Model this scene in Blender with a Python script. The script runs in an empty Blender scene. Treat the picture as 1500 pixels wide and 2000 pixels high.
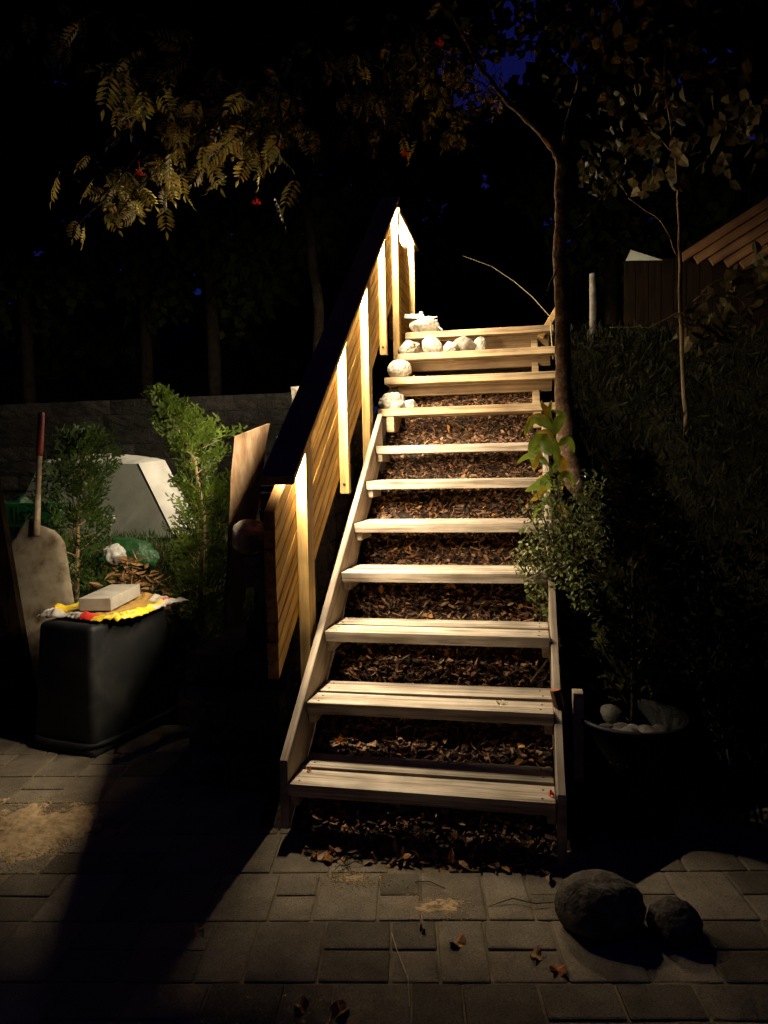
import bpy, bmesh, math, random
from mathutils import Vector, Matrix, Euler, noise
RX = random.Random(7)
sc = bpy.context.scene
C = sc.collection
rad = math.radians

# ---------------------------------------------------------------- camera
CAM = Vector((0.8969, -2.5164, 1.4394))
CR = Vector((0.98124638, 0.1917297, -0.01988111))
CU = Vector((0.00754218, 0.06487225, 0.99786507))
CF = Vector((-0.1926101, 0.97930144, -0.0622096))
cd = bpy.data.cameras.new('camera')
cam = bpy.data.objects.new('camera', cd)
C.objects.link(cam)
cd.sensor_fit = 'VERTICAL'
cd.sensor_height = 36.0
cd.lens = 1400 / 2000 * 36
cd.clip_start = 0.02
cd.clip_end = 1500
M4 = Matrix((CR, CU, -CF)).transposed().to_4x4()
M4.translation = CAM
cam.matrix_world = M4
sc.camera = cam

def at(px, py, Y):
    """the place on the vertical plane y = Y that lies in that direction (measured in the photograph)"""
    d = CF + CR * ((px - 750) / 1400) + CU * ((1000 - py) / 1400)
    return CAM + d * ((Y - CAM.y) / d.y)

def atz(px, py, z=0.0):
    d = CF + CR * ((px - 750) / 1400) + CU * ((1000 - py) / 1400)
    return CAM + d * ((z - CAM.z) / d.z)

# ---------------------------------------------------------------- sky, exposure
w = bpy.data.worlds.new('World')
sc.world = w
w.use_nodes = True
nt = w.node_tree
bg = nt.nodes['Background']
sky = nt.nodes.new('ShaderNodeTexSky')
sky.sky_type = 'NISHITA'
sky.sun_disc = False
sky.sun_elevation = rad(-2.5)
sky.sun_rotation = rad(0)
sky.ozone_density = 8.0
nt.links.new(sky.outputs[0], bg.inputs[0])
bg.inputs[1].default_value = 0.3
LED_SLOPE = 40.0
LED_WATT = 62.0          # per metre of strip
LED_SPREAD = rad(158)
LED_LEVEL = 2400.0
LED_COLOR = (1.0, 0.835, 0.59, 1)
sc.view_settings.view_transform = 'Standard'
sc.view_settings.look = 'None'
sc.view_settings.exposure = 0.0
sc.view_settings.gamma = 1.0
sc.view_settings.use_curve_mapping = False
sc.render.engine = 'CYCLES'
sc.cycles.use_denoising = True
sc.cycles.use_adaptive_sampling = True
sc.cycles.adaptive_threshold = 0.03
sc.cycles.adaptive_min_samples = 16
sc.cycles.max_bounces = 5
sc.cycles.diffuse_bounces = 3
sc.cycles.sample_clamp_indirect = 4.0
sc.cycles.caustics_reflective = False
sc.cycles.caustics_refractive = False

# ---------------------------------------------------------------- materials
MATS = {}
def _n(nt, t, **kw):
    n = nt.nodes.new(t)
    for k, v in kw.items():
        setattr(n, k, v)
    return n

def ramp(nt, fac, stops):
    r = _n(nt, 'ShaderNodeValToRGB')
    e = r.color_ramp.elements
    while len(e) < len(stops):
        e.new(0.5)
    for k, (p, c) in enumerate(stops):
        e[k].position = p
        e[k].color = (*c, 1)
    nt.links.new(fac, r.inputs[0])
    return r.outputs[0]

def base(name):
    m = bpy.data.materials.new(name)
    m.use_nodes = True
    MATS[name] = m
    nt = m.node_tree
    return m, nt, nt.nodes['Principled BSDF'], nt.nodes['Material Output']

def rough_mat(name, cols, scale=8.0, rough=0.85, bump=0.3, bscale=60.0, stretch=(1, 1, 1), attr=False, spec=0.25, coat=0.0, detail=8.0, dist=0.02, metal=0.0, speck=0.0, var=(0.8, 1.2)):
    """noise coloured material; cols is a list of colour stops"""
    m, nt, b, out = base(name)
    tc = _n(nt, 'ShaderNodeTexCoord')
    oi = _n(nt, 'ShaderNodeObjectInfo')
    mul = _n(nt, 'ShaderNodeVectorMath', operation='MULTIPLY_ADD')
    nt.links.new(tc.outputs['Object'], mul.inputs[0])
    mul.inputs[1].default_value = stretch
    cmb = _n(nt, 'ShaderNodeCombineXYZ')
    m7 = _n(nt, 'ShaderNodeMath', operation='MULTIPLY')
    m7.inputs[1].default_value = 37.0
    nt.links.new(oi.outputs['Random'], m7.inputs[0])
    for k in range(3):
        nt.links.new(m7.outputs[0], cmb.inputs[k])
    nt.links.new(cmb.outputs[0], mul.inputs[2])
    nz = _n(nt, 'ShaderNodeTexNoise')
    nz.inputs['Scale'].default_value = scale
    nz.inputs['Detail'].default_value = detail
    nz.inputs['Roughness'].default_value = 0.62
    nt.links.new(mul.outputs[0], nz.inputs['Vector'])
    n = len(cols)
    col = ramp(nt, nz.outputs[0], [(0.3 + 0.4 * k / max(1, n - 1), c) for k, c in enumerate(cols)])
    if speck:
        n3 = _n(nt, 'ShaderNodeTexNoise')
        n3.inputs['Scale'].default_value = speck
        n3.inputs['Detail'].default_value = 2.0
        nt.links.new(tc.outputs['Object'], n3.inputs['Vector'])
        sc_ = ramp(nt, n3.outputs[0], [(0.3, (0.55, 0.53, 0.5)), (0.5, (1, 1, 1)), (0.66, (1.0, 1.0, 1.0)), (0.74, (1.9, 1.85, 1.75))])
        mx3 = _n(nt, 'ShaderNodeMix', data_type='RGBA', blend_type='MULTIPLY')
        mx3.inputs['Factor'].default_value = 1.0
        nt.links.new(col, mx3.inputs['A'])
        nt.links.new(sc_, mx3.inputs['B'])
        col = mx3.outputs['Result']
    hs = _n(nt, 'ShaderNodeHueSaturation')
    mr = _n(nt, 'ShaderNodeMapRange')
    mr.inputs['To Min'].default_value = var[0]
    mr.inputs['To Max'].default_value = var[1]
    nt.links.new(oi.outputs['Random'], mr.inputs[0])
    nt.links.new(mr.outputs[0], hs.inputs['Value'])
    nt.links.new(col, hs.inputs['Color'])
    col = hs.outputs[0]
    if attr:
        at_ = _n(nt, 'ShaderNodeAttribute', attribute_name='Col')
        mx = _n(nt, 'ShaderNodeMix', data_type='RGBA', blend_type='MULTIPLY')
        mx.inputs['Factor'].default_value = 1.0
        nt.links.new(col, mx.inputs['A'])
        nt.links.new(at_.outputs['Color'], mx.inputs['B'])
        col = mx.outputs['Result']
    nt.links.new(col, b.inputs['Base Color'])
    b.inputs['Roughness'].default_value = rough
    b.inputs['Specular IOR Level'].default_value = spec
    b.inputs['Metallic'].default_value = metal
    if bump:
        n2 = _n(nt, 'ShaderNodeTexNoise')
        n2.inputs['Scale'].default_value = bscale
        n2.inputs['Detail'].default_value = 5.0
        nt.links.new(mul.outputs[0], n2.inputs['Vector'])
        bp = _n(nt, 'ShaderNodeBump')
        bp.inputs['Strength'].default_value = bump
        bp.inputs['Distance'].default_value = dist
        nt.links.new(n2.outputs[0], bp.inputs['Height'])
        nt.links.new(bp.outputs[0], b.inputs['Normal'])
    return m

def wood_mat(name, c1, c2, c3, axis=0, rough=0.7, knots=True, fine=90.0, spec=0.3, pitch=0.0):
    """sawn softwood: growth-ring streaks along one axis, knots, fine fibres"""
    m, nt, b, out = base(name)
    tc = _n(nt, 'ShaderNodeTexCoord')
    oi = _n(nt, 'ShaderNodeObjectInfo')
    cmb = _n(nt, 'ShaderNodeCombineXYZ')
    m7 = _n(nt, 'ShaderNodeMath', operation='MULTIPLY')
    m7.inputs[1].default_value = 23.0
    nt.links.new(oi.outputs['Random'], m7.inputs[0])
    for k in range(3):
        nt.links.new(m7.outputs[0], cmb.inputs[k])
    add = _n(nt, 'ShaderNodeVectorMath', operation='ADD')
    mp = _n(nt, 'ShaderNodeMapping')                       # grain follows the board's pitch
    mp.inputs['Rotation'].default_value = (-pitch, 0, 0)
    nt.links.new(tc.outputs['Object'], mp.inputs['Vector'])
    nt.links.new(mp.outputs[0], add.inputs[0])
    nt.links.new(cmb.outputs[0], add.inputs[1])
    def stretched(f, along):
        s = [f, f, f]
        s[axis] = along
        v = _n(nt, 'ShaderNodeVectorMath', operation='MULTIPLY')
        nt.links.new(add.outputs[0], v.inputs[0])
        v.inputs[1].default_value = s
        return v.outputs[0]
    # warp by knots
    vor = _n(nt, 'ShaderNodeTexVoronoi', feature='F1')
    vor.inputs['Scale'].default_value = 1.0
    nt.links.new(stretched(9.0, 2.6), vor.inputs['Vector'])
    kn = _n(nt, 'ShaderNodeMapRange')
    kn.inputs['From Min'].default_value = 0.0
    kn.inputs['From Max'].default_value = 0.3
    kn.inputs['To Min'].default_value = 1.0
    kn.inputs['To Max'].default_value = 0.0
    nt.links.new(vor.outputs['Distance'], kn.inputs[0])
    g = _n(nt, 'ShaderNodeTexNoise')
    g.inputs['Scale'].default_value = 1.0
    g.inputs['Detail'].default_value = 5.0
    g.inputs['Distortion'].default_value = 0.8
    nt.links.new(stretched(38.0, 1.3), g.inputs['Vector'])
    fb = _n(nt, 'ShaderNodeTexNoise')
    fb.inputs['Scale'].default_value = 1.0
    fb.inputs['Detail'].default_value = 3.0
    nt.links.new(stretched(fine * 4, 9.0), fb.inputs['Vector'])
    mm = _n(nt, 'ShaderNodeMath', operation='MULTIPLY_ADD')
    nt.links.new(fb.outputs[0], mm.inputs[0])
    mm.inputs[1].default_value = 0.55
    nt.links.new(g.outputs[0], mm.inputs[2])
    col = ramp(nt, mm.outputs[0], [(0.62, c1), (0.77, c2), (0.93, c3)])
    big = _n(nt, 'ShaderNodeTexNoise')
    big.inputs['Scale'].default_value = 5.0
    big.inputs['Detail'].default_value = 6.0
    nt.links.new(add.outputs[0], big.inputs['Vector'])
    hs = _n(nt, 'ShaderNodeHueSaturation')
    mr = _n(nt, 'ShaderNodeMapRange')
    mr.inputs['From Min'].default_value = 0.3
    mr.inputs['From Max'].default_value = 0.7
    mr.inputs['To Min'].default_value = 0.62
    mr.inputs['To Max'].default_value = 1.22
    nt.links.new(big.outputs[0], mr.inputs[0])
    nt.links.new(mr.outputs[0], hs.inputs['Value'])
    nt.links.new(col, hs.inputs['Color'])
    col = hs.outputs[0]
    if knots:
        mx = _n(nt, 'ShaderNodeMix', data_type='RGBA', blend_type='MIX')
        pw = _n(nt, 'ShaderNodeMath', operation='MULTIPLY')
        pw.inputs[1].default_value = 0.75
        nt.links.new(kn.outputs[0], pw.inputs[0])
        nt.links.new(pw.outputs[0], mx.inputs['Factor'])
        nt.links.new(col, mx.inputs['A'])
        mx.inputs['B'].default_value = (c1[0] * 0.45, c1[1] * 0.38, c1[2] * 0.3, 1)
        col = mx.outputs['Result']
    nt.links.new(col, b.inputs['Base Color'])
    b.inputs['Roughness'].default_value = rough
    b.inputs['Specular IOR Level'].default_value = spec
    bp = _n(nt, 'ShaderNodeBump')
    bp.inputs['Strength'].default_value = 0.35
    bp.inputs['Distance'].default_value = 0.004
    nt.links.new(mm.outputs[0], bp.inputs['Height'])
    nt.links.new(bp.outputs[0], b.inputs['Normal'])
    return m

def leaf_mat(name, c1, c2, trans=0.35, rough=0.5, spec=0.35):
    m, nt, b, out = base(name)
    a = _n(nt, 'ShaderNodeAttribute', attribute_name='Col')
    tc = _n(nt, 'ShaderNodeTexCoord')
    nz = _n(nt, 'ShaderNodeTexNoise')
    nz.inputs['Scale'].default_value = 14.0
    nt.links.new(tc.outputs['Object'], nz.inputs['Vector'])
    col = ramp(nt, nz.outputs[0], [(0.35, c1), (0.65, c2)])
    mx = _n(nt, 'ShaderNodeMix', data_type='RGBA', blend_type='MULTIPLY')
    mx.inputs['Factor'].default_value = 1.0
    nt.links.new(col, mx.inputs['A'])
    nt.links.new(a.outputs['Color'], mx.inputs['B'])
    nt.links.new(mx.outputs['Result'], b.inputs['Base Color'])
    b.inputs['Roughness'].default_value = rough
    b.inputs['Specular IOR Level'].default_value = spec
    tr = _n(nt, 'ShaderNodeBsdfTranslucent')
    nt.links.new(mx.outputs['Result'], tr.inputs['Color'])
    ms = _n(nt, 'ShaderNodeMixShader')
    ms.inputs[0].default_value = trans
    nt.links.new(b.outputs[0], ms.inputs[1])
    nt.links.new(tr.outputs[0], ms.inputs[2])
    nt.links.new(ms.outputs[0], out.inputs['Surface'])
    return m

def plain(name, c, rough=0.5, metal=0.0, spec=0.4):
    m, nt, b, out = base(name)
    b.inputs['Base Color'].default_value = (*c, 1)
    b.inputs['Roughness'].default_value = rough
    b.inputs['Metallic'].default_value = metal
    b.inputs['Specular IOR Level'].default_value = spec
    return m

def emit(name, c, s):
    m, nt, b, out = base(name)
    b.inputs['Base Color'].default_value = (0.8, 0.8, 0.75, 1)
    b.inputs['Emission Color'].default_value = c
    b.inputs['Emission Strength'].default_value = s
    return m

wood_mat('tread_wood', (0.22, 0.165, 0.11), (0.41, 0.335, 0.25), (0.54, 0.46, 0.36), axis=0)
wood_mat('upper_wood', (0.24, 0.16, 0.08), (0.44, 0.315, 0.175), (0.55, 0.42, 0.25), axis=0)
wood_mat('stringer_wood', (0.24, 0.18, 0.125), (0.34, 0.27, 0.195), (0.42, 0.34, 0.25), axis=1, pitch=math.atan(0.725))
wood_mat('rail_board', (0.36, 0.175, 0.03), (0.6, 0.335, 0.065), (0.7, 0.43, 0.105), axis=1, rough=0.6, pitch=math.atan(0.762))
wood_mat('level_board', (0.36, 0.175, 0.03), (0.6, 0.335, 0.065), (0.7, 0.43, 0.105), axis=1, rough=0.6)
wood_mat('post_wood', (0.4, 0.245, 0.075), (0.56, 0.36, 0.125), (0.64, 0.44, 0.18), axis=2, rough=0.6)
wood_mat('cap_wood', (0.36, 0.2, 0.08), (0.5, 0.3, 0.12), (0.58, 0.37, 0.16), axis=1, rough=0.75, pitch=math.atan(0.762))
wood_mat('rough_board', (0.03, 0.014, 0.006), (0.1, 0.058, 0.028), (0.2, 0.14, 0.085), axis=2, rough=0.85)
wood_mat('dark_board', (0.05, 0.025, 0.012), (0.085, 0.042, 0.02), (0.11, 0.06, 0.03), axis=2, rough=0.8)
wood_mat('riser_wood', (0.1, 0.055, 0.022), (0.17, 0.1, 0.042), (0.22, 0.14, 0.065), axis=0)
wood_mat('black_board', (0.006, 0.0035, 0.002), (0.01, 0.006, 0.0035), (0.014, 0.008, 0.005), axis=2, rough=0.95, spec=0.03)
wood_mat('roof_wood', (0.1, 0.045, 0.016), (0.15, 0.07, 0.026), (0.19, 0.095, 0.038), axis=0, rough=0.8)
rough_mat('paver', [(0.125, 0.1, 0.07), (0.185, 0.152, 0.108), (0.245, 0.205, 0.15)], 7, 0.9, 0.6, 260, dist=0.004, speck=190, var=(0.62, 1.3), spec=0.15)
rough_mat('joint_sand', [(0.10, 0.075, 0.045), (0.2, 0.155, 0.095), (0.3, 0.235, 0.15)], 7, 0.95, 0.5, 200, dist=0.005)
rough_mat('sand', [(0.26, 0.175, 0.09), (0.4, 0.28, 0.15), (0.5, 0.36, 0.2)], 18, 0.95, 0.6, 180, dist=0.006)
rough_mat('soil', [(0.018, 0.011, 0.007), (0.035, 0.022, 0.014), (0.06, 0.038, 0.022)], 14, 0.95, 0.8, 70)
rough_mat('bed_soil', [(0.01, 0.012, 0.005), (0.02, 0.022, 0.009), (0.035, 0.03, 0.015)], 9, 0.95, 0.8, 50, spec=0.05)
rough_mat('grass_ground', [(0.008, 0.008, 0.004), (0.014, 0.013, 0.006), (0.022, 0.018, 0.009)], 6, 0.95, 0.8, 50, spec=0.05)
rough_mat('chip', [(0.15, 0.085, 0.05), (0.23, 0.135, 0.085), (0.31, 0.2, 0.135)], 30, 0.85, 0.4, 150, stretch=(1, 1, 1), attr=True, dist=0.004)
rough_mat('pale_stone', [(0.15, 0.125, 0.09), (0.33, 0.295, 0.24), (0.46, 0.42, 0.355)], 26, 0.9, 0.8, 60, dist=0.014)
rough_mat('boulder_stone', [(0.05, 0.04, 0.03), (0.095, 0.078, 0.06), (0.16, 0.135, 0.105)], 34, 0.9, 0.7, 90, dist=0.008)
rough_mat('grey_stone', [(0.12, 0.095, 0.065), (0.22, 0.19, 0.15), (0.34, 0.305, 0.255)], 22, 0.85, 0.5, 60, dist=0.01)
rough_mat('pebble', [(0.045, 0.039, 0.03), (0.09, 0.08, 0.064), (0.14, 0.127, 0.105)], 14, 0.6, 0.2, 80)
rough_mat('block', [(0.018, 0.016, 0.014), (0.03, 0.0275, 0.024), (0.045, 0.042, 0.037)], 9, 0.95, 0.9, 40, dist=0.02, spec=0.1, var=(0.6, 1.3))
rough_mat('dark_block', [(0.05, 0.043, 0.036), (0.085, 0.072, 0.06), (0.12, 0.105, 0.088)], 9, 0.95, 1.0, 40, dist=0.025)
rough_mat('concrete', [(0.22, 0.2, 0.17), (0.29, 0.265, 0.225), (0.34, 0.315, 0.27)], 12, 0.9, 0.3, 200, dist=0.003)
rough_mat('black_plastic', [(0.008, 0.0085, 0.009), (0.013, 0.0135, 0.014), (0.03, 0.029, 0.027)], 6, 0.55, 0.2, 220, spec=0.25, dist=0.002)
rough_mat('pot_plastic', [(0.006, 0.006, 0.006), (0.01, 0.01, 0.0095), (0.016, 0.015, 0.014)], 8, 0.7, 0.2, 120, spec=0.1)
rough_mat('white_plastic', [(0.3, 0.29, 0.26), (0.38, 0.37, 0.335), (0.44, 0.43, 0.4)], 5, 0.6, 0.1, 60, spec=0.4)
rough_mat('grey_panel', [(0.29, 0.3, 0.25), (0.35, 0.36, 0.3), (0.4, 0.41, 0.345)], 5, 0.7, 0.1, 90)
rough_mat('green_sack', [(0.006, 0.03, 0.008), (0.01, 0.05, 0.012), (0.016, 0.075, 0.02)], 9, 0.5, 0.5, 25, spec=0.3)
rough_mat('green_band', [(0.03, 0.2, 0.04), (0.045, 0.28, 0.06), (0.06, 0.36, 0.085)], 9, 0.5, 0.3, 30, spec=0.3)
rough_mat('blade_metal', [(0.09, 0.05, 0.02), (0.3, 0.24, 0.16), (0.42, 0.36, 0.26)], 9, 0.6, 0.05, 70, metal=0.25, spec=0.4)
rough_mat('handle_wood', [(0.15, 0.105, 0.06), (0.23, 0.17, 0.1), (0.3, 0.225, 0.14)], 6, 0.7, 0.2, 80, stretch=(4, 4, 0.6))
rough_mat('bark', [(0.07, 0.05, 0.032), (0.12, 0.09, 0.06), (0.2, 0.16, 0.11)], 12, 0.9, 0.8, 50, stretch=(1, 1, 0.35), dist=0.012)
rough_mat('slim_bark', [(0.04, 0.022, 0.012), (0.1, 0.06, 0.033), (0.26, 0.2, 0.14)], 12, 0.9, 0.9, 45, stretch=(1, 1, 1.6), dist=0.01, spec=0.1)
rough_mat('dark_bark', [(0.012, 0.009, 0.006), (0.022, 0.016, 0.011), (0.036, 0.027, 0.019)], 9, 0.95, 0.8, 30, spec=0.05)
rough_mat('sapling_bark', [(0.05, 0.032, 0.017), (0.09, 0.06, 0.032), (0.14, 0.1, 0.06)], 9, 0.9, 0.5, 60, stretch=(1, 1, 0.4), spec=0.1)
rough_mat('pale_bark', [(0.02, 0.016, 0.012), (0.075, 0.064, 0.05), (0.13, 0.115, 0.095)], 14, 0.9, 0.4, 50)
rough_mat('stick', [(0.2, 0.13, 0.06), (0.32, 0.22, 0.11), (0.4, 0.29, 0.16)], 6, 0.7, 0.2, 90)
rough_mat('straw', [(0.42, 0.34, 0.18), (0.55, 0.46, 0.27), (0.6, 0.52, 0.32)], 6, 0.7, 0.0)
rough_mat('twig', [(0.03, 0.02, 0.014), (0.05, 0.034, 0.022), (0.08, 0.055, 0.035)], 9, 0.85, 0.2)
rough_mat('dry_leaf', [(0.2, 0.1, 0.04), (0.32, 0.18, 0.075), (0.42, 0.26, 0.12)], 18, 0.7, 0.4, 60, attr=True)
rough_mat('steel', [(0.3, 0.29, 0.27), (0.42, 0.41, 0.38), (0.5, 0.49, 0.46)], 12, 0.4, 0.1, metal=0.8, spec=0.5)
rough_mat('mottled_board', [(0.03, 0.014, 0.006), (0.12, 0.072, 0.036), (0.22, 0.16, 0.1)], 9, 0.85, 0.6, 80, stretch=(1, 1, 0.28), dist=0.006)
plain('screw', (0.04, 0.03, 0.022), 0.5, 0.6)
plain('red_grip', (0.15, 0.017, 0.011), 0.6)
plain('red_berry', (0.75, 0.03, 0.008), 0.35)
plain('orange_leaf_flat', (0.8, 0.26, 0.012), 0.55)
plain('ink', (0.008, 0.03, 0.012), 0.6)
plain('red_wood_end', (0.35, 0.1, 0.035), 0.8)
emit('led_slope', LED_COLOR, LED_SLOPE)
emit('led_level', LED_COLOR, LED_LEVEL)
leaf_mat('thuja_leaf', (0.06, 0.1, 0.012), (0.115, 0.165, 0.022), 0.25)
leaf_mat('thuja_dark', (0.04, 0.075, 0.015), (0.07, 0.115, 0.025), 0.25)
leaf_mat('rowan_leaf', (0.3, 0.23, 0.05), (0.5, 0.38, 0.09), 0.35)
leaf_mat('wood_leaf', (0.022, 0.026, 0.009), (0.036, 0.038, 0.013), 0.0, 0.9, 0.05)
leaf_mat('slim_leaf', (0.035, 0.036, 0.012), (0.055, 0.05, 0.018), 0.2, 0.7, 0.1)
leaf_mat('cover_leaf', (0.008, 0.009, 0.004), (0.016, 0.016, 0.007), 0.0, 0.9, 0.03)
leaf_mat('big_leaf', (0.16, 0.24, 0.025), (0.27, 0.36, 0.05), 0.4, 0.35)
leaf_mat('yellow_leaf', (0.42, 0.24, 0.02), (0.5, 0.36, 0.04), 0.4, 0.45)
leaf_mat('shrub_leaf', (0.14, 0.17, 0.05), (0.26, 0.29, 0.1), 0.25, 0.4)
leaf_mat('hazel_leaf', (0.05, 0.042, 0.014), (0.085, 0.066, 0.022), 0.3, 0.7, 0.1)

def sack_mat():
    m, nt, b, out = base('printed_sack')
    tc = _n(nt, 'ShaderNodeTexCoord')
    at_ = _n(nt, 'ShaderNodeAttribute', attribute_name='Col')
    nt.links.new(at_.outputs['Color'], b.inputs['Base Color'])
    nz = _n(nt, 'ShaderNodeTexNoise')
    nz.inputs['Scale'].default_value = 45
    nt.links.new(tc.outputs['Object'], nz.inputs['Vector'])
    bp = _n(nt, 'ShaderNodeBump')
    bp.inputs['Strength'].default_value = 0.5
    bp.inputs['Distance'].default_value = 0.006
    nt.links.new(nz.outputs[0], bp.inputs['Height'])
    nt.links.new(bp.outputs[0], b.inputs['Normal'])
    b.inputs['Roughness'].default_value = 0.5
    return m
sack_mat()

# ---------------------------------------------------------------- mesh builders
class MB:
    def __init__(self):
        self.v, self.f, self.c, self.col = [], [], [], None
    def face(self, pts, col=None):
        n = len(self.v)
        self.v.extend(tuple(p) for p in pts)
        self.f.append(tuple(range(n, n + len(pts))))
        self.c.append(col or (1, 1, 1))
    def add(self, vs, fs, col=None):
        n = len(self.v)
        self.v.extend(tuple(p) for p in vs)
        for f in fs:
            self.f.append(tuple(i + n for i in f))
            self.c.append(col or (1, 1, 1))
    def box(self, c, s, rot=None, col=None):
        R_ = rot.to_matrix() if rot else Matrix.Identity(3)
        c = Vector(c)
        vs = [c + R_ @ Vector((s[0] / 2 * a, s[1] / 2 * b_, s[2] / 2 * d)) for a in (-1, 1) for b_ in (-1, 1) for d in (-1, 1)]
        self.add(vs, [(0, 1, 3, 2), (4, 6, 7, 5), (0, 4, 5, 1), (2, 3, 7, 6), (0, 2, 6, 4), (1, 5, 7, 3)], col)
    def tube(self, path, radii, n=8, col=None, cap=True):
        path = [Vector(p) for p in path]
        rings = []
        up = Vector((0.13, 0.31, 1)).normalized()
        for i, p in enumerate(path):
            d = (path[min(i + 1, len(path) - 1)] - path[max(i - 1, 0)]).normalized()
            a = d.cross(up)
            if a.length < 0.05:
                a = d.cross(Vector((1, 0, 0)))
            a.normalize()
            b_ = d.cross(a)
            r = radii[i] if isinstance(radii, (list, tuple)) else radii
            rings.append([p + (a * math.cos(2 * math.pi * k / n) + b_ * math.sin(2 * math.pi * k / n)) * r for k in range(n)])
        vs = [q for rg in rings for q in rg]
        fs = []
        for i in range(len(path) - 1):
            for k in range(n):
                fs.append((i * n + k, i * n + (k + 1) % n, (i + 1) * n + (k + 1) % n, (i + 1) * n + k))
        if cap:
            fs.append(tuple(range(n - 1, -1, -1)))
            fs.append(tuple((len(path) - 1) * n + k for k in range(n)))
        self.add(vs, fs, col)
    def prism(self, x0, x1, ya, yb, lo, hi, ch=0.003, segs=1):
        """a board running along y whose lower and upper faces follow lo(y), hi(y); long edges eased by ch"""
        ys = [ya + (yb - ya) * k / segs for k in range(segs + 1)]
        vs, fs = [], []
        for y in ys:
            l, h = lo(y), hi(y)
            vs += [(x0 + ch, y, l), (x1 - ch, y, l), (x1, y, l + ch), (x1, y, h - ch), (x1 - ch, y, h), (x0 + ch, y, h), (x0, y, h - ch), (x0, y, l + ch)]
        for i in range(segs):
            for k in range(8):
                a, b_ = i * 8 + k, i * 8 + (k + 1) % 8
                fs.append((a, b_, b_ + 8, a + 8))
        fs.append(tuple(range(7, -1, -1)))
        fs.append(tuple(segs * 8 + k for k in range(8)))
        self.add(vs, fs)
    def leaf(self, p, d, nrm, L, W, col=None, fold=0.0, bend=0.0):
        """an oval leaf blade of six corners folded along its midrib"""
        p, d = Vector(p), Vector(d).normalized()
        s = d.cross(Vector(nrm))
        if s.length < 1e-4:
            s = d.cross(Vector((0.3, 0.5, 0.8)))
        s.normalize()
        u = s.cross(d)
        a = p
        m1 = p + d * L * 0.35 + u * bend * L * 0.1
        m2 = p + d * L * 0.72 + u * (-bend * L * 0.02)
        t = p + d * L - u * bend * L * 0.2
        f = u * (fold * W)
        self.add([a, m1 + s * W / 2 + f, m2 + s * W * 0.36 + f, t, m2 - s * W * 0.36 + f, m1 - s * W / 2 + f, m1, m2],
                 [(0, 6, 1), (6, 7, 2, 1), (7, 3, 2), (0, 5, 6), (6, 5, 4, 7), (7, 4, 3)], col)
    def mesh(self, name, smooth=False):
        me = bpy.data.meshes.new(name)
        me.from_pydata(self.v, [], self.f)
        a = me.attributes.new('Col', 'FLOAT_COLOR', 'FACE')
        a.data.foreach_set('color', [x for c in self.c for x in (*c, 1.0)])
        if smooth:
            me.polygons.foreach_set('use_smooth', [True] * len(me.polygons))
        me.update()
        return me

def link(name, me, mat, parent=None):
    o = bpy.data.objects.new(name, me)
    C.objects.link(o)
    if mat and not me.materials:
        me.materials.append(MATS[mat])
    if parent:
        o.parent = parent
    return o

def mk(name, mb, mat, parent=None, smooth=False):
    return link(name, mb.mesh(name, smooth), mat, parent)

def tag(o, label, cat, group=None):
    o['label'] = label
    o['category'] = cat
    if group:
        o['group'] = group
    return o

def thing(name, label, cat, group=None, loc=(0, 0, 0)):
    o = bpy.data.objects.new(name, None)
    C.objects.link(o)
    o.empty_display_size = 0.1
    o.location = loc
    return tag(o, label, cat, group)

def struct(o):
    o['kind'] = 'structure'
    return o

def stuff(o):
    o['kind'] = 'stuff'
    return o

def boxmesh(sx, sy, sz, bev=0.004, seg=2, jitter=0.0, rnd=None, taper=0.0, sub=0):
    bm = bmesh.new()
    bmesh.ops.create_cube(bm, size=1.0)
    for v in bm.verts:
        k = 1 + taper * (-v.co.z - 0.5) * -1 if taper else 1
        v.co = Vector((v.co.x * sx * k, v.co.y * sy * k, v.co.z * sz))
    if sub:
        bmesh.ops.subdivide_edges(bm, edges=bm.edges[:], cuts=sub, use_grid_fill=True)
        r = rnd or RX
        for v in bm.verts:
            v.co += Vector((r.uniform(-1, 1), r.uniform(-1, 1), r.uniform(-1, 1))) * jitter
    elif bev:
        bmesh.ops.bevel(bm, geom=bm.edges[:], offset=bev, segments=seg, profile=0.6, affect='EDGES', clamp_overlap=True)
    me = bpy.data.meshes.new('box')
    bm.to_mesh(me)
    bm.free()
    return me

def blob(rx, ry, rz, seed, amp=0.18, freq=1.6, sub=4, flat=0.0, facet=0.0):
    """a stone: icosphere pushed about by noise, flattened below; facet cuts planes off it"""
    bm = bmesh.new()
    bmesh.ops.create_icosphere(bm, subdivisions=sub, radius=1.0)
    off = Vector((seed * 7.13, seed * 3.7, seed * 1.9))
    r = random.Random(seed)
    planes = []
    if facet:
        for _ in range(9):
            n = Vector((r.gauss(0, 1), r.gauss(0, 1), r.gauss(0, 1))).normalized()
            planes.append((n, r.uniform(0.62, 0.9)))
    for v in bm.verts:
        d = v.co.normalized()
        k = 1 + amp * noise.noise(d * freq + off) + amp * 0.35 * noise.noise(d * freq * 3.1 + off) + amp * 0.1 * noise.noise(d * freq * 9 + off)
        q = d * k
        for n, h in planes:
            t = q.dot(n)
            if t > h:
                q -= n * (t - h) * facet
        if q.z < -1 + flat:
            q.z = -1 + flat
        v.co = Vector((q.x * rx, q.y * ry, q.z * rz))
    me = bpy.data.meshes.new('stone')
    bm.to_mesh(me)
    bm.free()
    me.polygons.foreach_set('use_smooth', [True] * len(me.polygons))
    return me

def rv(r, s=1.0):
    return Vector((r.uniform(-1, 1), r.uniform(-1, 1), r.uniform(-1, 1))) * s

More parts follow.
